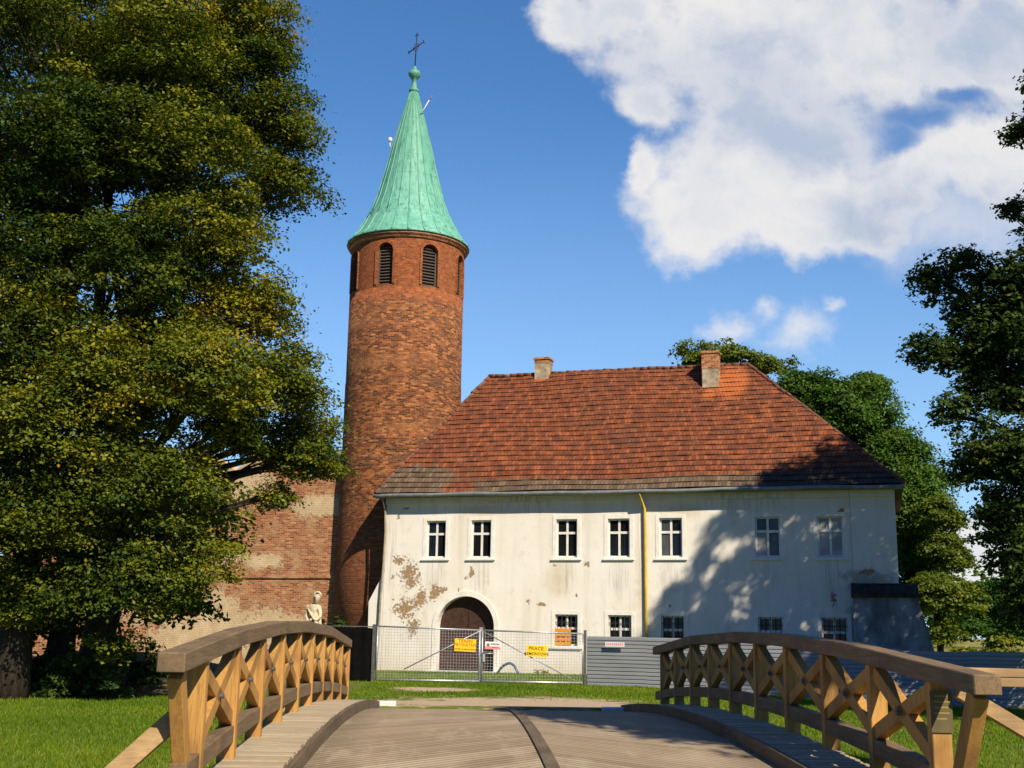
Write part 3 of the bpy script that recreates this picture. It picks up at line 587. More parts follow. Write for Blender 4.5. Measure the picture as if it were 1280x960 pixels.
b=MB(); b.tube([(5.86,-OV-.08,7.6),(5.87,-OV-.06,7.42),(6.0,-.10,6.95),(6.02,-.09,4),(6.03,-.09,-.1)],.062,8); b.build('downpipe',M['yellowpipe'],house,'yellow downpipe')
b=MB(); b.tube([(U0-.05,-OV-.08,7.6),(U0-.03,-.10,7.1),(U0+.02,-.1,6.0),(U0-.01,-.11,4.6),(U0-.10,-.10,3.0),(U0-.13,-.1,1.2),(U0-.2,-.1,-.1)],.055,8); b.build('downpipe',M['pipe'],house,'bent brown downpipe at the left corner')
# ---------------------------------------------------------------- tower
TC=Vector((-5.42,58,0)); tower=thing('round_tower','tall round red brick tower with pointed green copper spire','tower',TC,0)
b=MB(); NS=96
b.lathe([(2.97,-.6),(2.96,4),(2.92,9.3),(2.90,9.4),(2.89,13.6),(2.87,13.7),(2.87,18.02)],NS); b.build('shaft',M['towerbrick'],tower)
b=MB(); b.lathe([(2.872,18.02),(2.872,20.62)],NS); bel=b.mesh(); b=MB(); b2=MB()
angs=[R(-90-17.5+45*k) for k in range(8)]                 # polar angle, -90 deg looks at the camera
for a in angs:
    mt=Matrix.Rotation(a+math.pi/2,4,'Z')
    p=[mt@Vector(q) for q in archpts(-.40,.40,18.12,20.25,-3.3,14)]; b.prism(p,mt@Vector((0,.85,0)))
bf=link('belfry',carve(bel,[b.mesh()]),M['towerbrick'],tower)
for p_ in bf.data.polygons: p_.use_smooth=False; b2.bm.free()
for a in angs:
    mt=Matrix.Rotation(a+math.pi/2,4,'Z'); b=MB()
    for k in range(13):
        z=18.2+k*.155; hw=.38
        if z>19.85: hw=math.sqrt(max(.02,.38**2-(z-19.85)**2))
        b.box(-hw,hw,-2.70,-2.58,z,z+.03,mt@Matrix.Translation((0,-2.64,z))@Matrix.Rotation(R(38),4,'X')@Matrix.Translation((0,2.64,-z)))
    b.box(-.40,-.33,-2.70,-2.6,18.13,19.9,mt); b.box(.33,.40,-2.70,-2.6,18.13,19.9,mt)
    b.build('louvre',M['louvre'],tower)
    b=MB(); I=archpts(-.41,.41,18.15,20.26,-2.885,14); O_=archpts(-.53,.53,18.15,20.39,-2.885,14)
    I=[mt@Vector(q) for q in I]; O_=[mt@Vector(q) for q in O_]; off=mt@Vector((0,.0,0)); back=mt@Vector((0,.12,0))
    A=[b.bm.verts.new(q+off) for q in I]; B_=[b.bm.verts.new(q+off) for q in O_]; C_=[b.bm.verts.new(q+back) for q in I]; D_=[b.bm.verts.new(q+back) for q in O_]
    for i in range(len(I)-1):
        for q in ((A,B_),(C_,D_),(A,C_),(B_,D_)): b.bm.faces.new((q[0][i],q[0][i+1],q[1][i+1],q[1][i]))
    b.build('window_arch',M['towerbrick'],tower)
b=MB(); b.lathe([(2.89,20.50),(2.98,20.56),(2.98,20.66),(3.06,20.68),(3.06,20.80),(2.8,20.82)],NS); b.build('cornice',M['chimbrick'],tower)
SP=[(3.12,20.80),(3.12,20.86),(2.86,21.12),(2.60,21.53),(2.28,22.1),(2.03,22.62),(1.74,23.4),(1.48,24.43),(1.26,25.3),(1.05,26.27),(.80,27.2),(.56,28.14),(.36,28.9),(.2,29.45)]
b=MB(); b.lathe(SP,NS); 
for k in range(24):
    a=2*math.pi*(k+.3)/24; b.tube([(r*math.cos(a)*1.004,r*math.sin(a)*1.004,z) for r,z in SP[1:]],[.042]*6+[.032]*(len(SP)-7),5)
spire=b.build('spire',M['copper'],tower)
b=MB(); b.lathe([(.2,29.45),(.26,29.5),(.26,29.62),(.14,29.7),(.12,30.2),(.2,30.26),(.31,30.42),(.33,30.52),(.27,30.66),(.12,30.75),(.07,30.95)],24); b.build('finial',M['copper'],spire)
b=MB(); mt=Matrix.Translation((0,0,30.9))@Matrix.Rotation(R(-25),4,'Z')@Matrix.Rotation(R(2),4,'Y')
def T(q): return mt@Vector(q)
b.tube([T((0,0,0)),T((0,0,1.98))],.032,6)
rt=R(28); cz=1.15
b.tube([T((-.5*math.cos(rt),0,cz-.5*math.sin(rt))),T((.5*math.cos(rt),0,cz+.5*math.sin(rt)))],.03,6)
for s1 in (-1,1):
    e_=Vector((s1*.5*math.cos(rt),0,cz+s1*.5*math.sin(rt))); b.tube([T(e_+Vector((-.03,0,.09))),T(e_+Vector((.03,0,-.09)))],.03,6)
    for s2 in (-1,1): b.tube([T((s1*.05,0,cz+.2*s2)),T((s1*.16*math.cos(rt)*1.3,0,cz+s1*.16*math.sin(rt)*1.3))],.018,5)
b.tube([T((-.1,0,1.82)),T((.1,0,1.86))],.025,6)
b.build('cross',M['blackiron'],spire)
b=MB(); b.tube([(.42,-.5,28.05),(.62,-.5,28.35),(.86,-.5,28.82)],.022,6); an=b.build('antenna_rod',M['lamp'],spire)
b=MB(); b.tube([(.86,-.5,28.82),(1.0,-.5,29.08)],.024,6); b.build('rod_tip',M['redtip'],an)
b=MB(); b.lathe([(.02,26.55),(.09,26.6),(.12,26.7),(.09,26.8),(.02,26.84)],12,(-1.13,-.2)); b.tube([(-1.0,-.15,26.3),(-1.13,-.2,26.34),(-1.13,-.2,26.56)],.025,6); b.build('lamp',M['lamp'],spire)
# ---------------------------------------------------------------- ruined wing
wing=thing('ruined_wing','ruined brick castle wing with patchy sandy render left of the tower','ruin',TC+Vector((-math.sin(TH)*1.3,-math.cos(TH)*1.3,0)),-TH)
b=MB(); top=[(-2.2,9.9),(-3.0,10.2),(-3.5,9.8),(-4.0,9.6),(-4.6,10.5),(-5.2,10.0),(-6.0,9.8),(-6.6,10.3),(-7.6,10.2),(-8.4,9.6),(-9.4,9.9),(-10.5,10.6),(-12,10.4),(-13.2,9.4),(-15,9.7),(-17,8.9),(-19,9.3),(-22,8.6)]
rag=[]
for (a,z),(c,z2) in zip(top,top[1:]):
    for k in range(3): q=k/3; rag.append((a+(c-a)*q,z+(z2-z)*q+random.uniform(-.16,.16)))
pts=[(-1.5,0,-.6),(-1.5,0,9.9)]+[(x,0,z) for x,z in rag]+[(-22,0,8.6),(-22,0,-.6)]
b.prism(pts,(0,1.1,0)); bw=b.mesh(); b=MB()
b.prism(archpts(-9.45,-8.62,6.9,8.0,-.2,14),(0,.75,0)); b.prism(archpts(-14.2,-13.2,6.6,8.2,-.2,14),(0,.75,0))
wl=link('wall',carve(bw,[b.mesh()]),M['ruinbrick'],wing)
b=MB(); b.box(-22,-2.6,-.07,-.003,4.1,4.24); b.build('string_course',M['ruinbrick'],wing)
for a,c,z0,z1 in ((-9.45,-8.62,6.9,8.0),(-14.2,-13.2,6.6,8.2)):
    b=MB(); b.prism(archpts(a+.004,c-.004,z0+.004,z1-.004,.40,14),(0,.05,0)); b.build('dark_backing',M['black'],wing)  # black panel added in place of the unlit space behind each arch
# ---------------------------------------------------------------- statue
def skin(name,joints,edges,mat,parent=None,sub=2):
    me=bpy.data.meshes.new(name); me.from_pydata([j[0] for j in joints],edges,[]); o=bpy.data.objects.new(name,me); COL.objects.link(o)
    md=o.modifiers.new('s','SKIN'); sv=me.skin_vertices[0].data
    for i,j in enumerate(joints): sv[i].radius=(j[1],j[2] if len(j)>2 else j[1])
    sv[0].use_root=True; sd=o.modifiers.new('u','SUBSURF'); sd.levels=sub; sd.render_levels=sub
    dg=bpy.context.evaluated_depsgraph_get(); dg.update(); m2=bpy.data.meshes.new_from_object(o.evaluated_get(dg)); bpy.data.objects.remove(o)
    for p_ in m2.polygons: p_.use_smooth=True
    return link(name,m2,mat,parent)
sx,sy=at(393,790,40)[:2]
st=thing('statue','pale sandstone statue of a draped figure bowing its head behind the left railing','statue',(sx,sy,float(gz(sx,sy))),R(-20))
b=MB(); b.box(-.42,.42,-.36,.36,-.1,.16); b.box(-.34,.34,-.30,.30,.16,.86); b.box(-.40,.40,-.35,.35,.86,.98); b.build('pedestal',M['stone'],st,bevel=.02)
J=[((0,0,1.75),.20,.15),((0,0,1.4),.25,.19),((0,0,1.02),.29,.23),((-.02,-.02,2.05),.20,.14),((-.03,-.03,2.30),.19,.13),((.02,-.05,2.42),.085),((.07,-.09,2.53),.10,.115),((.11,-.13,2.64),.125,.135),((.11,-.12,2.74),.115,.12),
   ((-.22,-.02,2.32),.085),((-.29,-.06,2.02),.07),((-.16,-.2,1.84),.055),((.02,-.24,1.92),.045),((.17,-.04,2.30),.085),((.24,-.08,2.02),.07),((.14,-.21,1.88),.055),((.02,-.25,1.99),.045)]
E_=[(0,1),(1,2),(0,3),(3,4),(4,5),(5,6),(6,7),(7,8),(4,9),(9,10),(10,11),(11,12),(4,13),(13,14),(14,15),(15,16)]
fg=skin('figure',J,E_,M['stone'],st)
b=MB()
for k in range(9):
    a=R(-200+k*26); b.tube([(.17*math.cos(a),.14*math.sin(a),2.1),(.235*math.cos(a+.15),.185*math.sin(a+.15),1.55),(.30*math.cos(a+.1),.245*math.sin(a+.1),.99)],[.02,.035,.045],6)
b.tube([(-.24,-.1,2.28),(-.05,-.21,2.1),(.14,-.19,1.8),(.2,-.1,1.55)],[.03,.05,.05,.03],6); b.build('drapery',M['stone'],fg)
b=MB()
for k in range(34):
    q=(k+.5)/34; ph=math.acos(1-q*1.15); a=k*2.39996; c_=Vector((.10,-.09,2.69))+Vector((math.sin(ph)*math.cos(a),math.sin(ph)*math.sin(a),math.cos(ph)))*.125
    if c_.y<-.15 and c_.z<2.785: continue
    b.lathe([(.004,c_.z-.03),(.026,c_.z-.014),(.03,c_.z),(.022,c_.z+.018),(.004,c_.z+.028)],8,(c_.x,c_.y))
b.build('hair',M['stone'],fg)
b=MB(); b.tube([(.13,-.245,2.69),(.135,-.285,2.64),(.13,-.25,2.62)],[.012,.02,.012],6); b.tube([(.10,-.25,2.585),(.16,-.25,2.585)],.009,5); b.build('face',M['stone'],fg)
# ---------------------------------------------------------------- mesh gate
def gate_leaf(x0,x1,top0,top1,Yg,brace_from_right,name,label):
    zb=.16; w0=thing(name,label,'gate',((x0+x1)/2,Yg,float(gz((x0+x1)/2,Yg))),0.,'mesh gate leaves in front of the arched door'); cx=(x0+x1)/2; a,c=x0-cx,x1-cx
    b=MB(); r=.028
    b.tube([(a,0,.02),(a,0,top0)],r,8); b.tube([(c,0,.02),(c,0,top1)],r,8); b.tube([(a,0,top0),(c,0,top1)],r,8); b.tube([(a,0,.06),(c,0,.06)],r*1.4,8)
    b.build('frame',M['steel'],w0)
    b=MB(); p,q=((a+.95,0,.42),(c,0,top1-.03)) if brace_from_right else ((a,0,top0-.03),(c-.25,0,.12)); b.tube([p,q],.02,8); b.build('brace',M['steel'],w0)
    b=MB(); s=.10; t=.0045
    n_=int((c-a)/s)
    for k in range(1,n_+1): x=a+(c-a)*k/(n_+1); zt=top0+(top1-top0)*(x-a)/(c-a); b.box(x-t,x+t,-.008,.008,.07,zt-.02)
    for k in range(1,int((top0-.1)/s)+1): z=.06+k*s; b.box(a+.02,c-.02,-.004,.004,z-t,z+t)
    b.build('wire_mesh',M['steel'],w0); return w0
YG=42.
lg=gate_leaf(-4.52,-.98,1.86,1.78,YG,True,'mesh_gate','wire mesh gate leaf on the left, before the arched door')
rg=gate_leaf(-.88,2.60,1.78,1.72,YG,False,'mesh_gate','wire mesh gate leaf on the right, meeting the corrugated fence')
b=MB(); b.tube([(-.02,-.04,1.0),(.42,-.05,1.0)],.018,6); b.box(.02,.10,-.07,-.02,.72,.98); b.build('latch',M['steel'],rg).location=(-1.74,0,0)
def post(x,Yp,h,mat,label,r=.05):
    o=thing('gate_post',label,'post',(x,Yp,float(gz(x,Yp))-.1)); b=MB(); b.box(-r,r,-r,r,0,h); b.build('shaft',M[mat],o); b=MB(); b.box(-r-.01,r+.01,-r-.01,r+.01,h,h+.03); b.build('cap',M[mat],o); return o
post(-.93,YG+.09,1.95,'steel','galvanised post where the two mesh gate leaves meet',.055)
post(-4.64,YG,2.0,'steeldark','dark gate post beside the black sheeting panel',.05)
post(2.68,YG-.02,1.92,'steeldark','dark capped post between mesh gate and corrugated fence',.045)
# signs
def sign(name,label,x,y,wd,ht,Yp,lines,boardmat,tilt=0.,extra=None):
    c=at(x,y,Yp); o=thing(name,label,'sign',tuple(c),0.); o.rotation_euler=(0,tilt,0)
    b=MB(); b.box(-wd/2,wd/2,-.006,.006,-ht/2,ht/2); bd=b.build('board',M[boardmat],o)
    for txt,dx,dz,sz,mat,sx_ in lines:
        me=text_mesh(txt,sz); me.transform(Matrix.Scale(sx_,4,(1,0,0))); me.transform(Matrix.Translation((dx,-.0085,dz))@Matrix.Rotation(math.pi/2,4,'X')); link('lettering',me,M[mat],bd)
    if extra: extra(bd)
    return o
YS=YG-.06
sign('warning_sign','yellow sign with red lettering wired to the left mesh gate leaf',581.5,806.5,.74,.43,YS,[('TEREN',0,.135,.155,'redink',1.05),('PRYWATNY',0,.0,.155,'redink',.9),('WSTĘP WZBRONIONY',0,-.145,.075,'ink',.95)],'signyellow',R(2.))
sign('warning_sign','yellow sign with black lettering hung on the right mesh gate leaf',671,814,.72,.38,YS,[('PRACE',-.03,.085,.16,'ink',1.05),('REMONTOWE',0,-.095,.14,'ink',.9)],'signyellow',R(2))
def em(bd):
    b=MB(); b.lathe([(.055,-.0005),(.055,.003)],20); o=b.build('emblem',M['greenink'],bd); o.data.transform(Matrix.Translation((-.16,-.008,.02))@Matrix.Rotation(math.pi/2,4,'X'))
    b=MB(); b.box(-.265,.265,-.009,-.007,-.125,-.03); b.build('red_band',M['signpink'],bd)
    b=MB()
    for k in range(6): b.box(-.06+k*.05,-.06+k*.05+.034,-.0095,-.0065,.025,.075)
    for k in range(5): b.box(-.02+k*.042,-.02+k*.042+.028,-.0115,-.0085,-.075,-.05)
    b.build('lettering',M['ink'],bd)
sign('notice_sign','small white and red notice beside the centre gate post',616,807,.54,.26,YS,[],'signwhite',R(2),em)
# corrugated fence
FX0,FY0,FX1,FY1=2.76,42.0,19.,36.2
def fence():
    L=math.hypot(FX1-FX0,FY1-FY0); ang=math.atan2(FY1-FY0,FX1-FX0)
    o=thing('corrugated_fence','grey corrugated steel site fence running right from the mesh gate','fence',(FX0,FY0,0),ang)
    pw=2.05; n_=int(L/pw)
    prof=[]
    for k in range(13): z=k*.128; prof+= [(z,-.012),(z+.085,-.012),(z+.098,.016),(z+.118,.016)]
    for i in range(n_):
        xa=i*pw; xb=xa+pw+.06; gx=FX0+(xa+1)*math.cos(ang); gy=FY0+(xa+1)*math.sin(ang); z0=float(gz(gx,gy))-.02+random.uniform(-.012,.012)
        off=(i%2)*.006; b=MB(); A=[];B_=[]
        for z,y in prof:
            A.append([b.bm.verts.new((xa,y+off,z+z0+.03)),b.bm.verts.new((xa,y+off+.003,z+z0+.03))]); B_.append([b.bm.verts.new((xb,y+off,z+z0+.03)),b.bm.verts.new((xb,y+off+.003,z+z0+.03))])
        for k in range(len(prof)-1):
            b.bm.faces.new((A[k][0],B_[k][0],B_[k+1][0],A[k+1][0])); b.bm.faces.new((A[k][1],A[k+1][1],B_[k+1][1],B_[k][1]))
        b.build('panel',M['corr'],o)
    for i in range(n_+1):
        gx=FX0+i*pw*math.cos(ang); gy=FY0+i*pw*math.sin(ang); z0=float(gz(gx,gy)); b=MB(); b.box(i*pw-.025,i*pw+.025,.035,.085,z0-.2,z0+1.6); b.build('post',M['steel'],o)
    return o,ang
fn,fang=fence()
def stripe_sign():
    c=at(769,805.5,41.55); o=thing('fence_notice','narrow white and red notice strip on the grey corrugated fence','sign',tuple(c),fang)
    b=MB(); b.box(-.34,.34,-.05,-.044,-.075,.075); bd=b.build('board',M['signwhite'],o)
    b=MB()
    for k in range(9): b.box(-.30+k*.068,-.30+k*.068+.045,-.0525,-.049,-.03,.04)
    b.build('lettering',M['signpink'],bd)
stripe_sign()
# black sheeting panel left of the gate
bp=thing('black_screen','black sheeting screen panel standing left of the mesh gate','fence panel',(-6.2,YG+.02,0),0.)
b=MB(); n_=24
for k in range(n_):
    xa=-1.5+3.0*k/n_; xb=-1.5+3.0*(k+1)/n_; ya=.02*math.sin(k*1.9); yb=.02*math.sin((k+1)*1.9)
    b.prism([(xa,ya,-.05),(xb,yb,-.05),(xb,yb,1.80+.01*math.sin(k)),(xa,ya,1.80+.01*math.sin(k-1))],(0,.01,0))
b.build('sheet',M['black'],bp)
b=MB(); b.tube([(-1.5,.05,-.1),(-1.5,.05,1.84),(1.5,.05,1.84),(1.5,.05,-.1)],.025,6); b.build('frame',M['steeldark'],bp)
# blue hose, orange crates, dry twigs
def loc(u,wv_,z): return HO+Vector((math.cos(TH)*u+math.sin(TH)*wv_,-math.sin(TH)*u+math.cos(TH)*wv_,z))
b=MB(); hp=[]
for k in range(15):
    q=k/14; hp.append(loc(-.15+.95*q+.12*math.sin(q*3),-.9-.2*q,max(-.03,.50*math.sin(math.pi*min(1,q*1.02))**.75*(1-.25*q))))
b.tube(hp,.055,8); ho=b.build('hose',M['hose']); tag(ho,'thick blue hose arching out of the grass by the wall','hose')
cr_=loc(2.42,.02,GB+.01); crate=thing('orange_crate','orange slatted crate standing in the barred ground floor window','crate',cr_,-TH)
b=MB()
for zz in (.02,.2,.38,.56): b.box(-.36,.36,-.03,-.012,zz,zz+.13)
b.build('slats',M['orange'],crate); b=MB()
for xx in (-.36,-.12,.12,.30): b.box(xx,xx+.06,-.011,.004,0,.72)
b.build('uprights',M['orange'],crate)
# ---------------------------------------------------------------- timber bridge (local: x right, y along, z up)
BL_=13.6; LH=2.87
bridge=thing('timber_footbridge','arched timber bridge with lattice railings in the foreground','bridge',(BO[0],BO[1],0),BR)
def arc(s): return .28*max(-.6,1-((s-6.75)/6.9)**2)
DK=.37; WK=.49
def sweep(b,x0,x1,f0,f1,s0,s1,n=40):
    rows=[]
    for k in range(n+1):
        s=s0+(s1-s0)*k/n; rows.append([b.bm.verts.new(q) for q in ((x0,s,f0(s)),(x1,s,f0(s)),(x1,s,f1(s)),(x0,s,f1(s)))])
    for a,c in zip(rows,rows[1:]):
        for i in range(4): b.bm.faces.new((a[i],a[(i+1)%4],c[(i+1)%4],c[i]))
    b.bm.faces.new(rows[0]); b.bm.faces.new(rows[-1][::-1])
b=MB(); sweep(b,-2.22,2.22,lambda s:DK-.08+arc(s),lambda s:DK+arc(s),-.3,BL_); b.build('deck',M['deck'],bridge)
b=MB(); sweep(b,-.015,.115,lambda s:DK+.004+arc(s),lambda s:DK+.022+arc(s),-.3,BL_); b.build('centre_strip',M['kerbwood'],bridge)
for sg in (-1,1):
    a,c=sorted((sg*2.22,sg*2.275)); b=MB(); sweep(b,a,c,lambda s:DK-.1+arc(s),lambda s:WK+.012+arc(s),-.3,BL_+.5); b.build('kerb',M['kerbwood'],bridge)
    b=MB(); s=-.25; a,c=sorted((sg*2.30,sg*2.90))
    while s<BL_-.1:
        j=random.uniform(-.004,.004); v=b.box(a+random.uniform(-.012,.012),c+random.uniform(-.02,.02),s,s+.134,WK-.035+arc(s)+j,WK+arc(s)+j); s+=.142
    b.build('walkway',M['walk'],bridge)
    a,c=sorted((sg*2.5,sg*2.7)); b=MB(); sweep(b,a,c,lambda s:.0+arc(s),lambda s:WK-.045+arc(s),0,BL_); b.build('girder',M['kerbwood'],bridge)
def rarc(s):
    K_=[-.4,2.6,4.9,7.1,10.2,14.]
    for p,q in zip(K_,K_[1:]):
        if s<=q: return arc(p)+(arc(q)-arc(p))*(s-p)/(q-p)
    return arc(s)
for sg in (-1,1):
    X0=sg*LH; HT=1.595 if sg<0 else 1.55
    b=MB(); a,c=X0-.10,X0+.10; sweep(b,a,c,lambda s:HT-.14+rarc(s),lambda s:HT+rarc(s),0.10 if sg<0 else -.17,BL_+.15,70); hr=b.build('handrail',M['timber_rail'],bridge,bevel=.008)
    b=MB(); sweep(b,X0-.065,X0+.065,lambda s:.60+arc(s)*1.15,lambda s:.745+arc(s)*1.15,.55,BL_+.1); b.build('lower_rail',M['timber_rail'],hr,bevel=.005)
    ps=[1.02+1.408*k for k in range(10)] if sg<0 else [.74+1.367*k for k in range(10)]
    for i,s in enumerate(ps):
        b=MB(); zt=HT-.143+rarc(s); zb=.30+arc(s)*.9; o_=.002
        b.box(X0-.075-o_,X0+.075+o_,s-.05,s+.05,zb,zt); b.build('post',M['timber'],hr,bevel=.006)
        if i<9:
            s2=ps[i+1]; z0=.75+arc(s)*1.15; z1=HT-.16+arc(s2); z2=.75+arc(s2)*1.15; z3=HT-.16+arc(s)
            b=MB(); b.beam((X0,s+.04,z0+.05),(X0,s2-.06,z1-.06),.13,.095,(1,0,0)); b.build('cross_brace',M['timber'],hr,bevel=.004)
            b=MB(); b.beam((X0,s+.06,z3-.06),(X0,s2-.04,z2+.05),.122,.095,(1,0,0)); b.build('cross_brace',M['timber'],hr,bevel=.004)
        if i<9:
            sm_=(ps[i]+ps[i+1])/2; zm=(.8+arc(ps[i])*1.15+HT-.22+arc(ps[i+1])+.8+arc(ps[i+1])*1.15+HT-.22+arc(ps[i]))/4
            b=MB(); b.tube([(X0-.083,sm_,zm),(X0+.083,sm_,zm)],.022,8); b.build('bolt',M['steeldark'],hr)
    # raking end post meeting the foot of the last post
    e0=.30 if sg<0 else -.0
    b=MB(); b.beam((X0,e0,HT-.15+arc(0)),(X0,ps[0]-.12,.33),.15,.105,(1,0,0)); b.build('end_post',M['timber'],hr,bevel=.006)
    b=MB(); b.box(X0-.09,X0+.09,ps[0]-.22,ps[0]+.06,-.2,.42); b.build('post_foot',M['whitestone'] if sg<0 else M['timber_rail'],hr)
# outward strut on the left
b=MB(); X0=-LH; b.beam((X0-.06,.62,1.12),(X0-.92,.40,.28),.14,.11,(0,1,0)); b.build('side_strut',M['timber_lat'],bridge,bevel=.005)
b=MB(); b.beam((X0-.06,9.2,1.15),(X0-.92,9.2,.15),.14,.11,(0,1,0)); b.build('side_strut',M['timber_lat'],bridge,bevel=.005)
# wing railing turning away to the right
wr=thing('wing_railing','pale timber railing branching off to the right of the bridge end','railing',tuple(list(BO+BX*(LH+.12)+BY*.62)+[0]),BR)
b=MB(); b.beam((0,0,1.545),(3.6,.05,1.50),.16,.063); b.beam((0,0,1.475),(3.6,.05,1.43),.155,.068); b.build('handrail',M['timber_lat'],wr,bevel=.004)
b=MB(); b.beam((0,.02,1.40),(1.25,.02,.68),.10,.11); b.build('brace',M['timber_lat'],wr,bevel=.004)
b=MB(); b.beam((-.05,.14,.45),(1.25,.14,1.03),.10,.115); b.build('brace',M['timber_lat'],wr,bevel=.004)
for x_ in (1.3,3.4): b=MB(); b.box(x_,x_+.12,-.05,.07,-.4,1.41); b.build('post',M['timber'],wr,bevel=.005)
b=MB(); b.beam((-.05,.02,.32),(3.5,.05,.30),.12,.13); b.build('lower_rail',M['timber_rail'],wr)
# plate on the right end post
pp=BO+BX*LH+BY*(.74-.056); pl=thing('information_plate','small brown metal plate with faint lines screwed to right bridge post','plate',(pp[0],pp[1],1.245),BR)
b=MB(); b.box(-.085,.085,-.008,0,-.16,.15); bd=b.build('board',M['brass'],pl)
b=MB()
for k,wd in enumerate((.05,.062,.055,.06,.04)): b.box(-wd,wd,-.0095,-.007,.105-k*.042,.117-k*.042)
b.build('lettering',M['brassline'],bd)
# white stones at the far corners
for l,s,w1,lab in ((-2.12,13.80,.19,'white kerb stone at the far left corner of the bridge deck'),(2.05,13.80,.22,'white kerb stone at the far right corner of the bridge deck')):
    p_=BO+BX*l+BY*s; b=MB(); b.box(-w1,w1,-.14,.14,-.35,.10); o=b.build('kerb_stone',M['whitestone'],None,bevel=.015); o.location=(p_[0],p_[1],.40 if l<0 else .345); o.rotation_euler=(0,0,BR); tag(o,lab,'kerb stone',group='white stones at the bridge end')
# ---------------------------------------------------------------- vegetation
def leaves(name,clumps,per,leaf,seed,mat,parent,flat=.45,droop=.35,aspect=.62,tint_noise=.075):
    r=np.random.default_rng(seed); C=np.array([c[:3] for c in clumps]); Rr=np.array([c[3] for c in clumps]); Tn=np.array([c[4] for c in clumps])
    n_=np.maximum(12,(per*(Rr/Rr.mean())**2).astype(int)); idx=np.repeat(np.arange(len(C)),n_); N=len(idx)
    # sprays inside every clump
    ns=9; sp=r.normal(0,1,(len(C),ns,3)); sp/=np.linalg.norm(sp,axis=-1,keepdims=True); sp*=(.45+.55*r.random((len(C),ns,1))); sp[...,2]*=flat
    k=r.integers(0,ns,N); base=sp[idx,k]
    loc_=r.normal(0,1,(N,3))*np.array([.23,.23,.085]); d=base+loc_
    d[:,2]-=droop*(d[:,0]**2+d[:,1]**2)*.5
    P=C[idx]+d*Rr[idx][:,None]
    nrm=np.stack([d[:,0]*.5,d[:,1]*.5,np.full(N,.75)],-1)+r.normal(0,.42,(N,3)); nrm/=np.linalg.norm(nrm,axis=1,keepdims=True)
    t=np.cross(nrm,r.normal(0,1,(N,3))); t/=np.linalg.norm(t,axis=1,keepdims=True); bb=np.cross(nrm,t)
    s=leaf*(.6+.8*r.random(N))[:,None]
    v=np.stack([P-t*s*.5,P+bb*s*aspect*.5+t*s*.08-nrm*s*.06,P+t*s*.5-nrm*s*.12,P-bb*s*aspect*.5+t*s*.08-nrm*s*.06],1).reshape(-1,3)
    f=np.arange(4*N).reshape(N,4); spt=r.normal(0,.10,(len(C),ns))
    tt=np.clip(Tn[idx]+spt[idx,k]+r.normal(0,tint_noise,N),0,1)
    return link(name,npmesh(name,v,f,tt),mat,parent)
def tree(name,label,cat,base,lobes,trunk,ncl,per,leaf,seed,mat,group=None,crad=(.7,1.3),tint=.45,inner=.55,flat=.45,trad=.4,lean=(0,0),limbs=True,droop=.35,twig=True):
    """lobes: (x,y,z,r) world"""
    r=np.random.default_rng(seed); bx,by=base; bz=float(gz(bx,by)); o=thing(name,label,cat,(bx,by,bz),0,group)
    L=np.array(lobes,float); L[:,:3]-=np.array([bx,by,bz])
    wgt=L[:,3]**1.5; wgt/=wgt.sum(); cl=[]; lt=r.normal(0,.10,len(L)); li=r.choice(len(L),ncl,p=wgt)
    for i in li:
        while True:
            d=r.normal(0,1,3); d/=np.linalg.norm(d); 
            if d[2]>-.75: break
        q=(inner+(1-inner)*r.random()**.6); rr=r.uniform(*crad)*min(1.,.35+L[i,3]/2.2)
        c=L[i,:3]+d*q*max(L[i,3]-rr*.55,.15*L[i,3])*np.array([1,1,.92])
        cl.append((*c,rr,float(np.clip(tint+lt[i]+r.normal(0,.12),0,1))))
    b=MB(); H_=L[:,2].max()
    # trunk
    tp=[]; rs=[]; nT=9; hh=trunk
    for k in range(nT):
        q=k/(nT-1); tp.append(Vector((lean[0]*q+.12*math.sin(q*4+seed)*q,lean[1]*q+.1*math.cos(q*5+seed)*q,-.25+hh*q))); rs.append(trad*(1.35 if k==0 else 1)*(1-.78*q))
    b.tube(tp,rs,10)
    if limbs:
        for j in range(len(L)):
            c=Vector(L[j,:3]); q=min(.92,max(.14,(c.z/hh)*.62)); a=tp[0].lerp(tp[-1],q); 
            mid=a.lerp(c,.5)+Vector((r.normal(0,.2),r.normal(0,.2),.12*(c-a).length)); r0=trad*(1-.78*q)*.5
            b.tube([a,a.lerp(mid,.5)+Vector((0,0,.1)),mid,mid.lerp(c,.55),c],[r0,r0*.8,r0*.55,r0*.38,r0*.18],6)
            if twig:
                ks=[i for i,x in enumerate(li) if x==j]
                for i in ks[:14]:
                    e_=Vector(cl[i][:3]); s_=mid.lerp(c,r.random()); b.tube([s_,s_.lerp(e_,.5)+Vector((0,0,.08)),e_],[r0*.22,r0*.14,.012],4)
    b.build('trunk',M['bark'],o)
    leaves('crown',cl,per,leaf,seed+1,mat,o,flat,droop); return o
def pxl(l,S_):     # (px,py,Y,rpx) -> world lobe
    return [(*at(x,y,Y),rp*Y/F*1.03) for x,y,Y,rp in l]
L1=pxl([(205,-70,31,135),(290,-120,32,110),(300,30,30.5,75),(280,90,30,90),(335,150,31,68),(352,225,31,58),(200,60,29,110),(225,190,29,100),(255,290,29.5,90),(150,330,28.5,100),(300,385,30.5,75),(335,470,31,70),(385,530,32.6,40),(398,575,33,38),(375,560,32,40),(245,480,28.5,100),(150,480,28,100),(208,612,28.5,66),(150,610,28,80),(245,700,29.5,48),(215,745,29,45),(165,720,28.5,70),(345,620,32.2,26),(362,575,32,36),(292,525,31,48),(322,556,31.6,36),(300,548,30.6,30),(130,180,28.5,100),(140,800,29,35)],0)
o_=at(115,872,31)
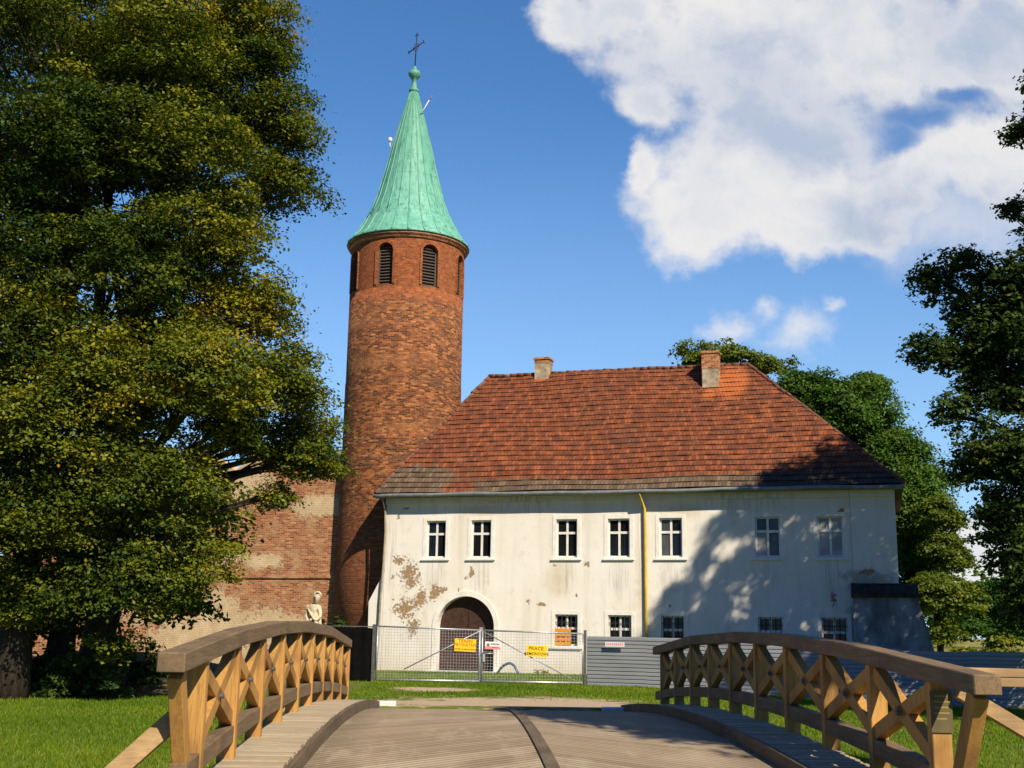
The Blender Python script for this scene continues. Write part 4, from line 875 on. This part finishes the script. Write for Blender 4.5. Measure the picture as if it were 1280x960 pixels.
tree('linden_tree','great leafy linden with broad crown reaching almost to the tower','tree',(o_[0],o_[1]),L1,17,700,520,.10,11,M['leaf_linden'],'old lindens left of the bridge',(.6,1.25),.54,.6,.62,.42,(.5,.3))
L2=pxl([(60,-60,29,120),(40,60,28.5,110),(-60,0,30,130),(70,170,27.5,95),(-20,200,29,120),(40,290,28,105),(-50,380,29,130),(50,420,28,95),(40,540,27.5,95),(-60,560,29,120),(55,640,28,85),(-30,690,28.5,80),(75,740,28.5,60),(25,750,29,45),(-120,200,30,150),(-140,480,30,140)],0)
o_=at(8,876,29)
tree('linden_tree','linden at the left edge with thick pale leaning trunk','tree',(o_[0],o_[1]),L2,16,520,500,.10,23,M['leaf_linden'],'old lindens left of the bridge',(.6,1.25),.45,.6,.62,.40,(.7,.2))
L3=pxl([(60,100,37,160),(180,250,37,150),(0,300,37,160),(110,480,37,150),(200,640,37,110),(60,650,36,130),(140,740,35.5,80),(40,760,35.5,70),(230,760,36,40),(250,400,37,110)],0)
o_=at(70,868,36)
tree('linden_tree','darker linden half hidden behind the two front trunks','tree',(o_[0],o_[1]),L3,17,260,240,.2,31,M['leaf_linden'],'old lindens left of the bridge',(.9,1.6),.25,.5,.4,.36,(.3,0))
# right-hand maple whose trunk stands out of frame
RT=pxl([(1175,350,37.5,38),(1205,325,38,24),(1225,345,37,36),(1275,345,36.5,42),(1165,440,37,36),(1210,440,37.5,44),(1265,430,37,58),(1185,515,37,30),(1240,500,36.5,46),(1275,160,37.5,26),(1262,262,37.5,17),(1312,150,37,45),(1310,250,37,36),(1205,590,36.5,26),(1235,580,36,36),(1290,590,35.5,60),(1280,690,35.5,50),(1262,700,36,40),(1275,770,36,36),(1225,560,36,34),(1255,650,36,44),(1285,640,35.5,50),(1290,740,35.5,50),(1255,560,36,40),(1330,420,36,90),(1340,560,36,90),(1340,720,35.5,80),(1420,150,37,110),(1500,260,37,150),(1420,330,38,110),(1300,360,36.5,55),(1330,300,37,60),(1255,385,37,45),(1205,392,37.5,34),(1225,470,37,36),(1285,480,36.5,50),(1460,500,37,130),(1540,200,38,110),(1440,650,36,100)],0)
for u_,z_,r_ in ((6.3,1.6,.8),(7.2,3.2,.8),(8.3,2.0,.9),(9.4,6.3,.8),(9.8,4.4,.9),(8.4,4.6,.6),(7.0,.6,.8),(10.8,6.4,.8)):     # high boughs whose shade dapples the facade
    X_=.955*u_; Y_=52-.297*u_; t_=(Y_-33)/.6634; RT.append((X_+.383*t_,33.,z_+.6428*t_,r_))
tree('maple_tree','dark maple at the right edge with branches hanging into the sky','tree',(20.5,37),RT,19,1600,125,.15,47,M['leaf_maple'],None,(.38,.85),.38,.3,.9,.42,(-.4,0),True,.1)
# two more trees right of the bridge, out of frame, that shade deck and fence
tree('maple_tree','round maple right of the lawn shading the corrugated fence','tree',(17.5,25.5),[(17,25,10,3.2),(15.3,26.5,9,2.4),(19.5,24,11,3.),(17.5,25,13.5,2.8),(20,26.5,8,2.6),(14.6,24.5,11.5,1.8)],11,90,220,.24,53,M['leaf_maple'],None,(.8,1.3),.4,.4,.5,.3)
tree('maple_tree','maple near the right bridge end shading its deck','tree',(10.2,5.0),[(7.9,7.0,10.4,1.6),(8.9,4.3,10.5,1.55),(7.5,9.0,10.6,1.55),(7.6,11.2,10.5,1.6),(9.3,12.6,10.7,1.6),(9.3,8.5,11.2,1.9),(9.6,11,11.2,1.9),(10.4,6,11.8,2.0),(9.6,5.6,13,1.8),(8.8,8.6,12.4,1.5)],11.5,380,280,.2,59,M['leaf_maple'],None,(.8,1.2),.4,.4,.5,.26)
# trees behind the house
T1=pxl([(880,445,76,30),(912,440,76,30),(945,455,77,26),(868,470,76,22),(985,455,77,16),(900,500,77,50),(960,520,77,50)],0)
o_=at(910,800,77); tree('poplar_tree','pale green tree top rising behind the right chimney','tree',(o_[0],o_[1]),T1,17,80,420,.22,61,M['leaf_yellow'],None,(.9,1.5),.35,.45,.5,.35,limbs=False)
T2=pxl([(1025,500,69,46),(1000,480,69,28),(1070,520,68,56),(1110,570,67,50),(1050,590,68,80),(1120,640,66,60),(1145,600,66,38),(1150,690,66,42),(1130,740,66,50),(1085,480,69,22)],0)
o_=at(1090,805,68); tree('oak_tree','big rounded green tree behind the right end of the house','tree',(o_[0],o_[1]),T2,15,330,560,.18,67,M['leaf_back'],None,(1.,1.7),.45,.55,.5,.45,limbs=False)
T3=pxl([(1172,640,62,26),(1185,690,62,32),(1165,740,61,34),(1195,750,61,28),(1180,790,61,22),(1190,650,62,18)],0)
o_=at(1175,808,62); tree('birch_tree','slim yellowing tree right of the house buttress','tree',(o_[0],o_[1]),T3,7,110,380,.16,71,M['leaf_yellow'],None,(.6,1.1),.22,.5,.6,.2)
T4=pxl([(1235,745,95,34),(1208,755,96,28),(1262,752,95,30),(1225,785,94,26),(1255,788,94,26),(1300,760,96,50),(1190,775,97,26)],0)
o_=at(1240,800,95); tree('pine_tree','distant dark conifer clump seen right of the birch','tree',(o_[0],o_[1]),T4,6,150,420,.24,73,M['leaf_back'],None,(.8,1.3),.3,.5,.5,.25,limbs=False)
# far wood
def wood_far():
    r=np.random.default_rng(5); cl=[]
    for k in range(420):
        x=-260+620*r.random(); y=190+50*r.random(); h=7+9*r.random()
        for j in range(2): cl.append((x+r.normal(0,2),y+r.normal(0,2),h*(.35+.55*r.random()),2.6+1.6*r.random(),float(np.clip(.35+r.normal(0,.15),0,1))))
    o=leaves('distant_wood',cl,90,1.1,6,M['leaf_back'],None,.9,.1); tag(o,'hazy band of woodland along the far horizon','wood',kind='stuff')
wood_far()
def bush(name,label,x,y,rx,hz,n,per,leaf,seed,mat,tint,group=None,stems=True):
    bz=float(gz(x,y)); o=thing(name,label,'bush',(x,y,bz),0,group); r=np.random.default_rng(seed); cl=[]
    for k in range(n):
        a=r.random()*6.283; q=r.random()**.5; h=hz*(.25+.7*r.random())*(1-.5*q*q); cl.append((rx*q*math.cos(a),.7*rx*q*math.sin(a),h,.28*rx**.5*(.7+.6*r.random()),float(np.clip(tint+r.normal(0,.12),0,1))))
    b=MB()
    for c in cl[:12]: b.tube([(c[0]*.25,c[1]*.25,-.05),(c[0]*.6,c[1]*.6,c[2]*.6),c[:3]],[.02,.014,.006],5)
    b.build('stem',M['bark'],o); leaves('foliage',cl,per,leaf,seed+1,mat,o,.8,.2); return o
p_=at(100,872,30); bush('shrub','leafy sucker shrub at the foot of the lindens',p_[0],p_[1],1.1,1.1,26,110,.15,81,M['leaf_bush'],.6)
p_=at(40,870,33); bush('shrub','dark low shrub between the linden trunks',p_[0],p_[1],1.8,1.2,30,110,.15,83,M['leaf_bush'],.2)
p_=at(150,866,34); bush('shrub','dark shrub right of the linden trunks before the earth bank',p_[0],p_[1],1.4,1.5,30,110,.15,85,M['leaf_bush'],.25)
p_=at(1215,812,70); bush('shrub','sunlit yellow green bush on the field right of the buttress',p_[0],p_[1],2.2,1.3,36,120,.25,87,M['leaf_yellow'],.75)
p_=at(1262,815,74); bush('shrub','yellow bush at the right edge beyond the fence',p_[0],p_[1],2.4,1.9,36,120,.25,89,M['leaf_yellow'],.7)
p_=at(418,800,52); bush('shrub','dark shrub in the shadow at the foot of the tower',p_[0],p_[1],1.0,2.4,30,120,.16,91,M['leaf_bush'],.15)
p_=loc(1.6,-.7,0); bush('weed','straggly dry weed at the foot of the cream wall',p_[0],p_[1],.35,.35,7,30,.08,93,M['leaf_yellow'],.8)
